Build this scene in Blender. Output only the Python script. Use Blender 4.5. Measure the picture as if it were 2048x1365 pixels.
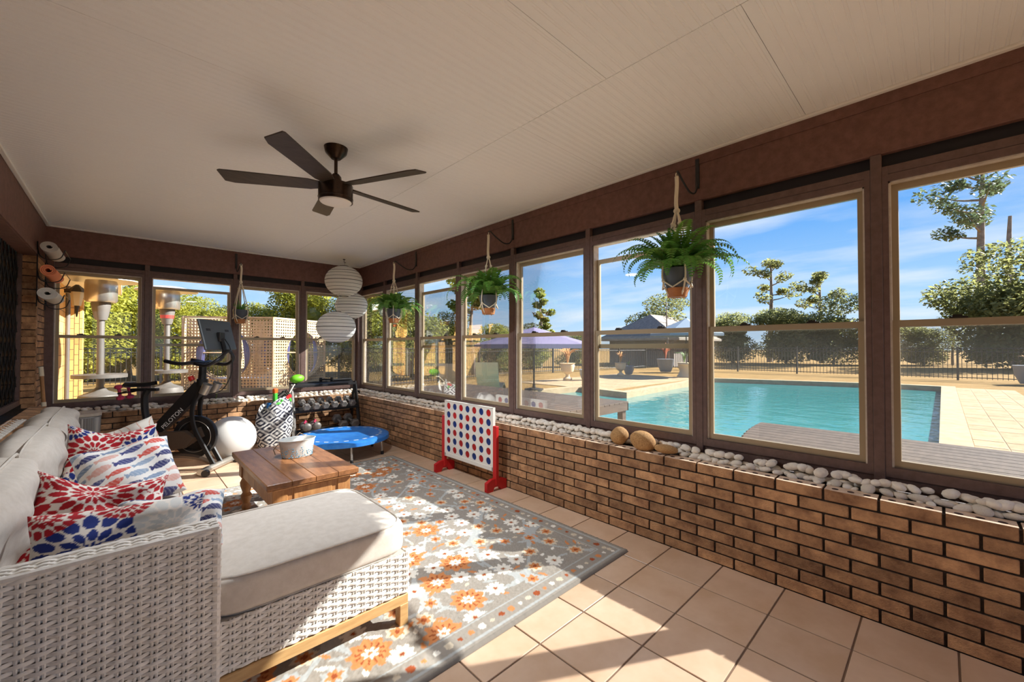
import bpy, bmesh, math, random
import numpy as np
from mathutils import Vector, Matrix, Euler
for o in list(bpy.data.objects): bpy.data.objects.remove(o)
S = bpy.context.scene; COL = S.collection
R = math.radians; PI = math.pi
random.seed(7); rng = np.random.RandomState(7)

# ------------------------------------------------------------------ camera, sky, sun, exposure
FPX = 817.4; H = 1.31
cd = bpy.data.cameras.new('camera'); cam = bpy.data.objects.new('camera', cd); COL.objects.link(cam)
cd.sensor_width = 36; cd.lens = FPX/2048*36; cd.clip_start = .05; cd.clip_end = 500
cam.location = (0, 0, H); cam.rotation_euler = (R(90.88), 0, R(-43.5)); S.camera = cam

W = bpy.data.worlds.new('sky'); S.world = W; W.use_nodes = True
nt = W.node_tree; nt.nodes.clear(); N = nt.nodes.new; L = nt.links.new
out = N('ShaderNodeOutputWorld'); bg = N('ShaderNodeBackground'); L(bg.outputs[0], out.inputs[0])
tc = N('ShaderNodeTexCoord'); sep = N('ShaderNodeSeparateXYZ'); L(tc.outputs['Generated'], sep.inputs[0])
ramp = N('ShaderNodeValToRGB'); L(sep.outputs[2], ramp.inputs[0])
e = ramp.color_ramp.elements
e[0].position = 0.0; e[0].color = (.60, .78, .98, 1); e[1].position = .55; e[1].color = (.05, .22, .72, 1)
for p, c in ((.10, (.42, .67, .98, 1)), (.25, (.16, .43, .92, 1))):
    k = ramp.color_ramp.elements.new(p); k.color = c
# clouds: wisps on a flat layer high above (direction / height), the same all round
dv = N('ShaderNodeMath'); dv.operation = 'ADD'; dv.inputs[1].default_value = .12; L(sep.outputs[2], dv.inputs[0])
dx = N('ShaderNodeMath'); dx.operation = 'DIVIDE'; L(sep.outputs[0], dx.inputs[0]); L(dv.outputs[0], dx.inputs[1])
dy = N('ShaderNodeMath'); dy.operation = 'DIVIDE'; L(sep.outputs[1], dy.inputs[0]); L(dv.outputs[0], dy.inputs[1])
cb = N('ShaderNodeCombineXYZ'); L(dx.outputs[0], cb.inputs[0]); L(dy.outputs[0], cb.inputs[1])
mp = N('ShaderNodeMapping'); mp.inputs['Scale'].default_value = (1.0, .55, 1); mp.inputs['Rotation'].default_value = (0, 0, R(20)); L(cb.outputs[0], mp.inputs[0])
nz = N('ShaderNodeTexNoise'); nz.inputs['Scale'].default_value = 1.1; nz.inputs['Detail'].default_value = 7; nz.inputs['Roughness'].default_value = .55; L(mp.outputs[0], nz.inputs[0])
cr = N('ShaderNodeValToRGB'); L(nz.outputs[0], cr.inputs[0])
cr.color_ramp.elements[0].position = .46; cr.color_ramp.elements[0].color = (0, 0, 0, 1)
cr.color_ramp.elements[1].position = .72; cr.color_ramp.elements[1].color = (.85, .85, .85, 1)
mx = N('ShaderNodeMix'); mx.data_type = 'RGBA'; L(cr.outputs[0], mx.inputs[0]); L(ramp.outputs[0], mx.inputs[6]); mx.inputs[7].default_value = (.86, .90, .96, 1)
L(mx.outputs[2], bg.inputs[0]); bg.inputs[1].default_value = .45

SUN_EL = 33.5; SUN_AZ = 30.0     # light travels towards -X and +Y
sd = bpy.data.lights.new('sun', 'SUN'); sun = bpy.data.objects.new('sun', sd); COL.objects.link(sun)
sd.energy = 9.0; sd.angle = R(.6); sd.color = (1, .975, .94)
trav = Vector((-math.cos(R(SUN_AZ))*math.cos(R(SUN_EL)), math.sin(R(SUN_AZ))*math.cos(R(SUN_EL)), -math.sin(R(SUN_EL))))
sun.rotation_euler = trav.to_track_quat('-Z', 'Y').to_euler(); sun.location = (30, -15, 25)
vs = S.view_settings; vs.view_transform = 'Standard'; vs.look = 'None'; vs.gamma = 1; vs.use_curve_mapping = False
vs.exposure = 1.35; FAN_W = 15

# ------------------------------------------------------------------ helpers
def lin(r, g, b):
    f = lambda c: (c/255/12.92 if c <= 10.3 else ((c/255+.055)/1.055)**2.4)
    return (f(r), f(g), f(b), 1)
def hue(c, k): return (min(c[0]*k, 1), min(c[1]*k, 1), min(c[2]*k, 1), 1)
MATS = {}
def mat(name, col, rough=.6, metal=0, var=None, vscale=8, bump=0, bscale=60, rand=0, spec=.5, attr=None, trans=0, sheen=0, stretch=None, detail=4, coat=0):
    """principled material; var = second colour mixed by noise, rand = per-object brightness spread"""
    if name in MATS: return MATS[name]
    m = bpy.data.materials.new(name); m.use_nodes = True; t = m.node_tree; b = t.nodes['Principled BSDF']; o = t.nodes['Material Output']
    N = t.nodes.new; L = t.links.new
    b.inputs['Roughness'].default_value = rough; b.inputs['Metallic'].default_value = metal; b.inputs['Specular IOR Level'].default_value = spec
    b.inputs['Base Color'].default_value = col
    if coat: b.inputs['Coat Weight'].default_value = coat
    if sheen: b.inputs['Sheen Weight'].default_value = sheen
    src = None
    tcn = N('ShaderNodeTexCoord'); vec = tcn.outputs['Object']
    if stretch:
        mpn = N('ShaderNodeMapping'); mpn.inputs['Scale'].default_value = stretch; L(vec, mpn.inputs[0]); vec = mpn.outputs[0]
    if rand:
        oi = N('ShaderNodeObjectInfo'); ad = N('ShaderNodeVectorMath'); ad.operation = 'ADD'; L(vec, ad.inputs[0])
        sc = N('ShaderNodeVectorMath'); sc.operation = 'SCALE'; L(oi.outputs['Location'], sc.inputs[0]); sc.inputs[3].default_value = 3.7
        L(sc.outputs[0], ad.inputs[1]); vec = ad.outputs[0]
    if attr:
        a = N('ShaderNodeVertexColor'); a.layer_name = attr; src = a.outputs[0]
    if var is not None:
        n = N('ShaderNodeTexNoise'); n.inputs['Scale'].default_value = vscale; n.inputs['Detail'].default_value = detail; n.inputs['Roughness'].default_value = .65; L(vec, n.inputs[0])
        r = N('ShaderNodeValToRGB'); L(n.outputs[0], r.inputs[0]); r.color_ramp.elements[0].position = .36; r.color_ramp.elements[1].position = .66
        r.color_ramp.elements[0].color = (0, 0, 0, 1); r.color_ramp.elements[1].color = (1, 1, 1, 1)
        mm = N('ShaderNodeMix'); mm.data_type = 'RGBA'; L(r.outputs[0], mm.inputs[0])
        if src is not None: L(src, mm.inputs[6])
        else: mm.inputs[6].default_value = col
        mm.inputs[7].default_value = var; src = mm.outputs[2]
    if rand:
        mr = N('ShaderNodeMapRange'); L(oi.outputs['Random'], mr.inputs[0]); mr.inputs[3].default_value = 1-rand; mr.inputs[4].default_value = 1+rand*.6
        hs = N('ShaderNodeHueSaturation'); L(mr.outputs[0], hs.inputs['Value'])
        if src is not None: L(src, hs.inputs['Color'])
        else: hs.inputs['Color'].default_value = col
        src = hs.outputs[0]
    if src is not None: L(src, b.inputs['Base Color'])
    if bump:
        n2 = N('ShaderNodeTexNoise'); n2.inputs['Scale'].default_value = bscale; n2.inputs['Detail'].default_value = 3; L(vec, n2.inputs[0])
        bp = N('ShaderNodeBump'); bp.inputs['Strength'].default_value = bump; bp.inputs['Distance'].default_value = .01; L(n2.outputs[0], bp.inputs['Height']); L(bp.outputs[0], b.inputs['Normal'])
    if trans:
        tr = N('ShaderNodeBsdfTranslucent'); ms = N('ShaderNodeMixShader'); ms.inputs[0].default_value = trans
        if src is not None: L(src, tr.inputs[0])
        else: tr.inputs[0].default_value = col
        L(b.outputs[0], ms.inputs[1]); L(tr.outputs[0], ms.inputs[2]); L(ms.outputs[0], o.inputs[0])
    MATS[name] = m; return m
def see_through(name, amount, col, glossy=True, ior=1.45):
    m = bpy.data.materials.new(name); m.use_nodes = True; t = m.node_tree; t.nodes.clear(); N = t.nodes.new; L = t.links.new
    o = N('ShaderNodeOutputMaterial'); tr = N('ShaderNodeBsdfTransparent'); ms = N('ShaderNodeMixShader')
    if glossy:
        g = N('ShaderNodeBsdfGlossy'); g.inputs['Roughness'].default_value = .01; fr = N('ShaderNodeFresnel'); fr.inputs[0].default_value = ior
        mu = N('ShaderNodeMath'); mu.operation = 'MULTIPLY'; mu.inputs[1].default_value = amount; L(fr.outputs[0], mu.inputs[0]); L(mu.outputs[0], ms.inputs[0])
        tr.inputs[0].default_value = col
    else:
        g = N('ShaderNodeBsdfDiffuse'); g.inputs[0].default_value = col; ms.inputs[0].default_value = amount
    L(tr.outputs[0], ms.inputs[1]); L(g.outputs[0], ms.inputs[2]); L(ms.outputs[0], o.inputs[0]); MATS[name] = m; return m

class MB:
    def __init__(s): s.v = []; s.f = []; s.mi = []; s.cur = 0
    def add(s, vs, fs, M=None):
        n = len(s.v)
        for p in vs:
            p = Vector(p)
            s.v.append(tuple(M @ p) if M is not None else tuple(p))
        for f in fs: s.f.append([i+n for i in f]); s.mi.append(s.cur)
        return s
    def box(s, c, d, M=None, b=0):
        x, y, z = c; a, e, h = d[0]/2, d[1]/2, d[2]/2
        if b:
            bm = bmesh.new(); bmesh.ops.create_cube(bm, size=1)
            for v in bm.verts: v.co = (v.co.x*d[0], v.co.y*d[1], v.co.z*d[2])
            bmesh.ops.bevel(bm, geom=bm.edges[:], offset=b, segments=2 if b > .012 else 1, affect='EDGES')
            for v in bm.verts: v.co += Vector(c)
            return s.bm(bm, M)
        vs = [(x+i*a, y+j*e, z+k*h) for i in (-1, 1) for j in (-1, 1) for k in (-1, 1)]
        return s.add(vs, [(0, 1, 3, 2), (4, 6, 7, 5), (0, 4, 5, 1), (2, 3, 7, 6), (0, 2, 6, 4), (1, 5, 7, 3)], M)
    def bb(s, x0, x1, y0, y1, z0, z1, M=None, b=0):
        return s.box(((x0+x1)/2, (y0+y1)/2, (z0+z1)/2), (abs(x1-x0), abs(y1-y0), abs(z1-z0)), M, b)
    def bm(s, bm, M=None):
        bm.verts.ensure_lookup_table(); bm.verts.index_update()
        s.add([v.co.copy() for v in bm.verts], [[v.index for v in f.verts] for f in bm.faces], M); bm.free(); return s
    def tube(s, pts, r, seg=8, closed=False, M=None, flat=None, cap=True):
        pts = [Vector(p) for p in pts]; n = len(pts); vs = []; fs = []
        rr = r if isinstance(r, (list, tuple)) else [r]*n
        prev = None
        for i, p in enumerate(pts):
            if closed: t = pts[(i+1) % n]-pts[i-1]
            else: t = pts[min(i+1, n-1)]-pts[max(i-1, 0)]
            t.normalize()
            if prev is None:
                u = Vector((0, 0, 1)) if abs(t.z) < .9 else Vector((1, 0, 0))
                u = (u-t*u.dot(t)).normalized()
            else: u = (prev-t*prev.dot(t)).normalized()
            prev = u; w = t.cross(u)
            for k in range(seg):
                a = 2*PI*k/seg; fl = flat or 1
                vs.append(p+u*math.cos(a)*rr[i]+w*math.sin(a)*rr[i]*fl)
        m = n if closed else n-1
        for i in range(m):
            for k in range(seg):
                a = i*seg+k; b = i*seg+(k+1) % seg; c = ((i+1) % n)*seg+(k+1) % seg; d = ((i+1) % n)*seg+k
                fs.append((a, b, c, d))
        if not closed and cap: fs.append(list(range(seg))[::-1]); fs.append([(n-1)*seg+k for k in range(seg)])
        return s.add(vs, fs, M)
    def cyl(s, p0, p1, r0, r1=None, seg=14, M=None): return s.tube([p0, p1], [r0, r0 if r1 is None else r1], seg, M=M)
    def lathe(s, prof, seg=24, c=(0, 0, 0), M=None, sx=1, sy=1):
        vs = []; fs = []; n = len(prof)
        for r, z in prof:
            for k in range(seg):
                a = 2*PI*k/seg; vs.append((c[0]+r*math.cos(a)*sx, c[1]+r*math.sin(a)*sy, c[2]+z))
        for i in range(n-1):
            for k in range(seg):
                fs.append((i*seg+k, i*seg+(k+1) % seg, (i+1)*seg+(k+1) % seg, (i+1)*seg+k))
        if prof[0][0] > 1e-4: fs.append(list(range(seg))[::-1])
        if prof[-1][0] > 1e-4: fs.append([(n-1)*seg+k for k in range(seg)])
        return s.add(vs, fs, M)
    def ball(s, c, r, seg=16, rings=10, M=None, sc=(1, 1, 1)):
        vs = []; fs = []
        for i in range(rings+1):
            th = PI*i/rings
            for k in range(seg):
                a = 2*PI*k/seg; vs.append((c[0]+r*sc[0]*math.sin(th)*math.cos(a), c[1]+r*sc[1]*math.sin(th)*math.sin(a), c[2]+r*sc[2]*math.cos(th)))
        for i in range(rings):
            for k in range(seg): fs.append((i*seg+k, (i+1)*seg+k, (i+1)*seg+(k+1) % seg, i*seg+(k+1) % seg))
        return s.add(vs, fs, M)
    def prism(s, poly, t, M=None):
        """2-D outline (x, z) extruded by t along y, centred"""
        n = len(poly); vs = [(p[0], -t/2, p[1]) for p in poly]+[(p[0], t/2, p[1]) for p in poly]
        fs = [list(range(n)), [n+i for i in range(n)][::-1]]+[(i, n+i, n+(i+1) % n, (i+1) % n) for i in range(n)]
        return s.add(vs, fs, M)
    def surf(s, fn, nu, nv, M=None):
        vs = [fn(i/nu, j/nv) for i in range(nu+1) for j in range(nv+1)]
        fs = [(i*(nv+1)+j, (i+1)*(nv+1)+j, (i+1)*(nv+1)+j+1, i*(nv+1)+j+1) for i in range(nu) for j in range(nv)]
        return s.add(vs, fs, M)
    def mesh(s, name, mats, smooth=35):
        me = bpy.data.meshes.new(name); me.from_pydata(s.v, [], s.f)
        for m in (mats if isinstance(mats, (list, tuple)) else [mats]): me.materials.append(m)
        if any(s.mi): me.polygons.foreach_set('material_index', s.mi)
        bm = bmesh.new(); bm.from_mesh(me); bmesh.ops.remove_doubles(bm, verts=bm.verts[:], dist=1e-6) if len(s.v) < 60000 else None
        bmesh.ops.recalc_face_normals(bm, faces=bm.faces[:]); bm.to_mesh(me); bm.free()
        if smooth: me.shade_smooth(); me.set_sharp_from_angle(angle=R(smooth))
        return me
    def build(s, name, mats, parent=None, smooth=35):
        o = bpy.data.objects.new(name, s.mesh(name, mats, smooth)); COL.objects.link(o); o.parent = parent; return o
def link(name, me, parent=None, loc=(0, 0, 0), rot=(0, 0, 0), sc=None):
    o = bpy.data.objects.new(name, me); COL.objects.link(o); o.parent = parent; o.location = loc; o.rotation_euler = rot
    if sc is not None: o.scale = sc if hasattr(sc, '__len__') else (sc, sc, sc)
    return o
def tag(o, label, cat=None, group=None, kind=None):
    o['label'] = label
    if cat: o['category'] = cat
    if group: o['group'] = group
    if kind: o['kind'] = kind
    return o
def thing(name, label, cat, loc=(0, 0, 0), rz=0, group=None):
    o = bpy.data.objects.new(name, None); COL.objects.link(o); o.location = loc; o.rotation_euler = (0, 0, rz); o.empty_display_size = .1
    return tag(o, label, cat, group)
def struct(name, label, loc=(0, 0, 0)):
    o = bpy.data.objects.new(name, None); COL.objects.link(o); o.location = loc; o['kind'] = 'structure'; o['label'] = label; o['category'] = name.split('_')[0]; return o
def part(name, mb, m, parent, smooth=35, label=None):
    o = mb.build(name, m, parent, smooth)
    if label: o['label'] = label
    return o
def T(x=0, y=0, z=0, rx=0, ry=0, rz=0, s=1): return Matrix.Translation((x, y, z)) @ Euler((rx, ry, rz)).to_matrix().to_4x4() @ Matrix.Scale(s, 4)
def text(body, size, M, m, parent, depth=.0008, name='lettering'):
    c = bpy.data.curves.new(name, 'FONT'); c.body = body; c.size = size; c.extrude = depth; c.align_x = 'CENTER'; c.align_y = 'CENTER'
    t = bpy.data.objects.new(name, c); COL.objects.link(t); me = bpy.data.meshes.new_from_object(t.evaluated_get(bpy.context.evaluated_depsgraph_get())); bpy.data.objects.remove(t)
    me.materials.clear(); me.materials.append(m); o = bpy.data.objects.new(name, me); COL.objects.link(o); o.parent = parent; o.matrix_local = M; return o
def bez(p0, p1, p2, p3, n=10):
    p0, p1, p2, p3 = map(Vector, (p0, p1, p2, p3)); return [p0*(1-t)**3+p1*3*t*(1-t)**2+p2*3*t*t*(1-t)+p3*t**3 for t in [i/n for i in range(n+1)]]
def spline(pts, n=6):
    """Catmull-Rom through points"""
    P = [Vector(p) for p in pts]; P = [2*P[0]-P[1]]+P+[2*P[-1]-P[-2]]; o = []
    for i in range(1, len(P)-2):
        for k in range(n):
            t = k/n; a, b, c, d = P[i-1:i+3]
            o.append(.5*((2*b)+(c-a)*t+(2*a-5*b+4*c-d)*t*t+(3*b-a-3*c+d)*t**3))
    o.append(P[-2]); return o
# ------------------------------------------------------------------ the room shell
XW, XB, YW, YB, XL, YK = 2.612, 2.812, 6.41, 6.61, -.62, -2.6
ZC, ZBEAM, ZLEDGE = 2.625, 2.305, .588
M_brick = mat('fired_brick', lin(206, 158, 114), .85, var=lin(142, 102, 72), vscale=9, bump=.5, bscale=160, rand=.34, stretch=(1, 1, 1))
M_bricktop = mat('brick_top_sunlit', lin(232, 206, 180), .85, var=lin(212, 178, 148), vscale=30)  # paler than the brick: sunlight on the ledge put into the colour
M_hole = mat('core_hole_shade', lin(70, 46, 40), .9)  # flat dark discs paint in the shade of the core holes
M_mortar = mat('recess_shaded_mortar', lin(62, 50, 42), .95, var=lin(44, 36, 30), vscale=40, bump=.4, bscale=200)  # mortar darkened in colour for the shade of the recessed joints
M_beam = mat('brown_painted_wood', lin(122, 84, 74), .62, var=lin(104, 70, 60), vscale=22, bump=.25, bscale=240)
M_frame = mat('brown_window_paint', lin(108, 84, 78), .45, var=lin(94, 72, 66), vscale=30)
M_gap = mat('gap_shade_tone', lin(28, 24, 30), .6)  # near-black block stands in for the shade in the head recess
M_sash = mat('tan_aluminium', lin(168, 150, 122), .4, .25)
M_liner = mat('cream_vinyl', lin(226, 216, 202), .45, var=lin(205, 192, 176), vscale=20)
M_glass = see_through('window_glass', .55, (.97, .985, .98, 1))
M_screen = see_through('insect_screen_mesh', .17, (.33, .32, .30, 1), glossy=False)
M_tile = mat('ceramic_tile', lin(228, 196, 168), .33, var=lin(214, 178, 146), vscale=3.2, rand=.07, spec=.4)
M_grout = mat('tile_grout', lin(128, 104, 86), .9)
M_ceil = mat('white_beadboard', lin(249, 247, 244), .5)
M_white = mat('white_trim_paint', lin(238, 234, 228), .5)
M_latch = mat('dark_latch', lin(52, 46, 40), .4, .4)

# floor: one object per tile
floor = struct('floor', 'beige ceramic tile floor laid in a square grid')
part('grout_bed', MB().bb(-.75, 2.85, YK-.1, 6.62, -.12, -.004), M_grout, floor, 0)
P = .318; tl = MB().box((0, 0, -.006), (P-.0075, P-.0075, .012), b=.0016).mesh('tile', M_tile, 30)
for i in range(0, 11):
    for j in range(-9, 20):
        x, y = 2.30+.159-P*i, .285+.159+P*j
        if x < -.65: continue
        if x+y < -.2 and y < .2: continue
        link('tile', tl, floor, (x, y, 0))

# ceiling: beadboard sheets with real grooves across the room
ceil = struct('ceiling', 'white beadboard ceiling of long sheets with narrow grooves')
def bead_panel(x0, x1, y0, y1):
    prof = [(y0, .012), (y0, 0)]; y = y0+.0225
    while y < y1-.012:
        for o in (-.006, .006): prof += [(y+o-.0022, 0), (y+o, .002), (y+o+.0022, 0)]
        y += .045
    prof += [(y1, 0), (y1, .012)]
    n = len(prof); mb = MB()
    mb.add([(x0, p[0], ZC+p[1]) for p in prof]+[(x1, p[0], ZC+p[1]) for p in prof], [(i, i+1, n+i+1, n+i) for i in range(n-1)]+[list(range(n))[::-1], [n+i for i in range(n)]])
    return mb
for x0, x1, off in ((-.74, 1.699, -.08), (1.702, 2.83, .52)):
    y = off-1.2*3
    while y < 6.6:
        a, b = max(y, YK), min(y+1.1975, 6.63)
        if b-a > .05: part('beadboard_sheet', bead_panel(x0, x1, a, b), M_ceil, ceil, 0)
        y += 1.2
part('roof_deck', MB().bb(-3, 2.95, YK-.4, 6.95, ZC+.012, ZC+.14), M_white, ceil, 0)
M_shingle = mat('grey_shingle', lin(120, 110, 100), .9, var=lin(90, 84, 78), vscale=20)
ev = MB(); ev.add([(2.9, YK-.4, 2.75), (3.27, YK-.4, 2.42), (3.27, 7.0, 2.42), (2.9, 7.0, 2.75), (2.9, YK-.4, 2.62), (3.27, YK-.4, 2.31), (3.27, 7.0, 2.31), (2.9, 7.0, 2.62)],
                  [(0, 1, 2, 3), (7, 6, 5, 4), (1, 5, 6, 2), (0, 4, 5, 1), (3, 2, 6, 7), (0, 3, 7, 4)])
part('eave', ev, M_white, ceil, 0)

# brick meshes (alike bricks share one mesh)
BM, BH = .2135, ZLEDGE/9
def brick_mesh(l, holes=False):
    mb = MB(); mb.box((0, .045, 0), (l-.011, .09, BH-.0095), b=.0025)
    if holes:
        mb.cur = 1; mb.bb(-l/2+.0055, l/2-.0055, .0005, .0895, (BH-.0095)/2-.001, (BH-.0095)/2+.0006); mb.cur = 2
        for k in (-1, 0, 1): mb.lathe([(.0145, .0004), (.0145, .0012)], 12, (k*.062, .035, (BH-.0095)/2))
    return mb.mesh('brick', [M_brick, M_bricktop, M_hole], 30)
B_full, B_top, B_half = brick_mesh(BM), brick_mesh(BM, True), brick_mesh(BM/2)
def brick_face(parent, M, u0, u1, z0, n, shift=0, top=False):
    """courses of bricks on a face: u along, depth +y (local), M = frame; cut bricks at the ends"""
    for c in range(n):
        u = u0-((c+shift) % 2)*BM/2
        while u < u1-.01:
            a, b = max(u, u0), min(u+BM, u1)
            l = b-a
            if l > .03:
                me = (B_top if top and c == n-1 else B_full)
                o = link('brick', me, parent); sc = l/BM
                o.matrix_local = M @ Matrix.Translation(((a+b)/2, 0, z0+(c+.5)*BH)) @ Matrix.Diagonal((sc if abs(sc-1) > .01 else 1, 1, 1, 1))
            u += BM
MR = Matrix(((0, 1, 0, XW), (-1, 0, 0, 0), (0, 0, 1, 0), (0, 0, 0, 1)))   # local u -> -Y, depth -> +X
MF = Matrix(((1, 0, 0, 0), (0, 1, 0, YW), (0, 0, 1, 0), (0, 0, 0, 1)))
MWR = Matrix(((0, 1, 0, XB), (1, 0, 0, 0), (0, 0, 1, 0), (0, 0, 0, 1)))   # window frame: u -> Y, d -> +X
MWF = Matrix(((1, 0, 0, 0), (0, 1, 0, YB), (0, 0, 1, 0), (0, 0, 0, 1)))

wr = struct('wall_right', 'low brick planter wall under the long row of pool-side windows')
brick_face(wr, MR, -YW, .62, 0, 9, 0, True)
part('mortar_core', MB().bb(XW+.008, 2.90, YK, 6.62, -.1, ZLEDGE-.012), M_mortar, wr, 0)
part('beam', MB().bb(XB, XB+.14, YK, YB+.14, ZBEAM, ZC, b=.004).bb(XB-.006, XB, YK, YB, ZC-.075, ZC-.012), M_beam, wr, 30)
wf = struct('wall_far', 'low brick wall and brown beam across the end of the room')
brick_face(wf, MF, XL, XW, 0, 9, 1, True)
part('mortar_core', MB().bb(-.7, 2.9, YW+.008, 6.72, -.1, ZLEDGE-.012), M_mortar, wf, 0)
part('beam', MB().bb(-.9, XB, YB, YB+.14, ZBEAM, ZC, b=.004), M_beam, wf, 30)
for i, (mb) in enumerate((MB().bb(XB-.035, XB, YK, YB, ZC-.014, ZC+.001, b=.004), MB().bb(XL, XB-.035, YB-.035, YB, ZC-.014, ZC+.001, b=.004), MB().bb(XL, XL+.03, YK, YB-.035, ZC-.014, ZC+.001, b=.004))):
    o = mb.build('trim_%d' % (i+1), M_white); tag(o, ['white ceiling trim above the pool-side beam', 'white ceiling trim above the end wall beam', 'white ceiling trim along the left beam'][i], 'trim', kind='structure')

WN = [0]
def window(u0, u1, M, label, lower=0, parent=None):
    """double-hung window between two studs: frame face at d = 0, outward +d"""
    WN[0] += 1
    w = struct('window_%d' % WN[0], label); a, b = u0+.0235, u1-.0235; f = .023
    g = MB()
    g.bb(a, a+f, 0, .075, .655, 2.235, M); g.bb(b-f, b, 0, .075, .655, 2.235, M)
    g.bb(a+f, b-f, 0, .075, 2.156, 2.192, M); g.bb(a+f, b-f, .003, .075, 2.1945, 2.235, M)
    g.bb(a+f, b-f, 0, .075, .655, .702, M); g.bb(a, b, .012, .07, .59, .6535, M)
    part('window_frame', g, M_frame, w, 0)
    part('head_gap', MB().bb(a, b, .035, .09, 2.235, ZBEAM, M), M_gap, w, 0)
    p, q = a+f, b-f
    part('jamb_liner', MB().bb(p, p+.008, .012, .078, .702, 2.156, M).bb(q-.008, q, .012, .078, .702, 2.156, M).bb(p, q, .012, .078, 2.148, 2.156, M), M_liner, w, 0)
    p += .008; q -= .008
    def sash(z0, z1, d, s=.026, bot=.034, tp=.034):
        r = MB(); r.bb(p, p+s, d, d+.022, z0, z1, M); r.bb(q-s, q, d, d+.022, z0, z1, M); r.bb(p+s, q-s, d, d+.022, z0, z0+bot, M); r.bb(p+s, q-s, d, d+.022, z1-tp, z1, M)
        o = part('sash', r, M_sash, w, 0)
        part('pane', MB().bb(p+s, q-s, d+.009, d+.012, z0+bot, z1-tp, M), M_glass, o, 0)
        return o
    sash(1.412-lower, 2.148-lower, .050)
    lo = sash(.704, 1.447, .022)
    part('insect_screen', MB().bb(p, q, .0765, .0775, .704, 1.43-lower*.3, M), M_screen, w, 0)
    for k in (.28, .72):
        u = p+(q-p)*k
        part('latch', MB().bb(u-.03, u+.03, .018, .046, 1.447, 1.456, M).bb(u-.012, u+.02, .014, .034, 1.456, 1.464, M), M_latch, lo, 0)
    return w
ys = [YB-.02, 5.739, 4.803, 3.877, 2.96, 2.04, 1.131, .229, -.69, -1.61, -2.53]
wl = ['window of the long wall nearest the paper lanterns', 'window of the long wall behind the small far fern', 'window of the long wall with a lowered upper sash beyond the middle fern', 'window of the long wall behind the middle fern',
      'window of the long wall above the game board', 'window of the long wall behind the large near fern, upper sash lowered', 'window of the long wall with pool and wooden deck in view', 'window of the long wall showing the tall pine, at the right edge', 'window of the long wall beside the camera', 'window of the long wall behind the camera']
for i in range(10): window(ys[i+1], ys[i], MWR, wl[i], .11 if i in (2, 5) else 0)
for y in ys: part('post', MB().bb(y-.0225, y+.0225, -.004, .1, .585, ZBEAM, MWR, b=.003), M_frame, wr, 30)
xs = [XL+.02, .195, 1.088, 1.94, XB-.03]
fl = ['window of the end wall behind the yoga mat rack', 'window of the end wall behind the exercise bike, upper sash lowered', 'window of the end wall showing the cane cabana', 'window of the end wall behind the paper lanterns']
for i in range(4): window(xs[i], xs[i+1], MWF, fl[i], .09 if i == 1 else 0)
for x in xs[1:-1]: part('post', MB().bb(x-.0225, x+.0225, -.004, .1, .585, ZBEAM, MWF, b=.003), M_frame, wf, 30)
part('corner_post', MB().bb(XB-.05, XB+.1, YB-.05, YB+.1, .585, ZBEAM, b=.003), M_frame, wf, 30)
part('corner_post', MB().bb(XL-.02, XL+.065, YB-.03, YB+.1, .585, ZBEAM, b=.003), M_frame, wf, 30)

# left wall: house brick with a recessed window, brick sill and beam
wleft = struct('wall_left', 'tan brick house wall with a recessed window beside the sofa')
MLw = Matrix(((0, -1, 0, XL), (1, 0, 0, 0), (0, 0, 1, 0), (0, 0, 0, 1)))     # u -> Y, depth -> -X
brick_face(wleft, MLw, 6.064, 6.60, 0, 34)
MRv = Matrix(((-1, 0, 0, 0), (0, 1, 0, 6.06), (0, 0, 1, 0), (0, 0, 0, 1)))   # reveal facing the camera
brick_face(wleft, MRv, .62, .75, 0.76, 22, 1)
brick_face(wleft, MLw, 4.0, 6.06, 0, 10, 1)
part('mortar_core', MB().bb(-.9, XL-.008, 6.068, 6.62, -.1, 2.3).bb(-.9, XL-.008, YK, 6.068, -.1, .66).bb(-.9, XL-.02, YK, 3.6, .66, 2.3), M_mortar, wleft, 0)
part('beam', MB().bb(-.85, XL, YK, YB, 2.2, ZC, b=.004).bb(XL, XL+.012, YK, YB, 2.2, 2.235), M_beam, wleft, 30)
rl = MB().box((0, 0, 0), (.15, .058, .10), b=.004).mesh('sill_brick', [M_brick], 30)
for k in range(32):
    o = link('sill_brick', rl, wleft, (-.545, 3.62+k*.0653, .715), (0, R(9), 0))
M_backing = mat('pane_reflection_tone', lin(150, 138, 124), .8)
M_leaded = mat('lead_came', lin(48, 46, 44), .4, .6)
wn = struct('window_15', 'recessed window with diamond lead lines in the left brick wall')
part('window_frame', MB().bb(-.76, -.715, 3.62, 6.06, .76, .81).bb(-.76, -.715, 6.01, 6.06, .81, 2.2).bb(-.76, -.715, 3.62, 3.67, .81, 2.2).bb(-.76, -.715, 4.80, 4.85, .81, 2.2), M_frame, wn, 0)
part('pane', MB().bb(-.742, -.738, 3.67, 6.01, .81, 2.2), M_glass, wn, 0)
ld = MB()
for k in range(-8, 16):
    for sgn in (1, -1):
        pts = []
        for z in (.81, 2.2):
            pts.append((4.85+k*.16+sgn*(z-1.5)*.62, z))
        (ya, za), (yb, zb) = pts
        def clip(y): return za+(zb-za)*(y-ya)/(yb-ya)
        A = (ya, za); Bq = (yb, zb)
        lo, hi = 4.86, 6.0
        def cl(p): return (lo, clip(lo)) if p[0] < lo else ((hi, clip(hi)) if p[0] > hi else p)
        if max(ya, yb) < lo or min(ya, yb) > hi: continue
        A, Bq = cl(A), cl(Bq)
        ld.tube([(-.735, A[0], A[1]), (-.735, Bq[0], Bq[1])], .004, 4)
part('lead_came', ld, M_leaded, wn, 0)
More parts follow.
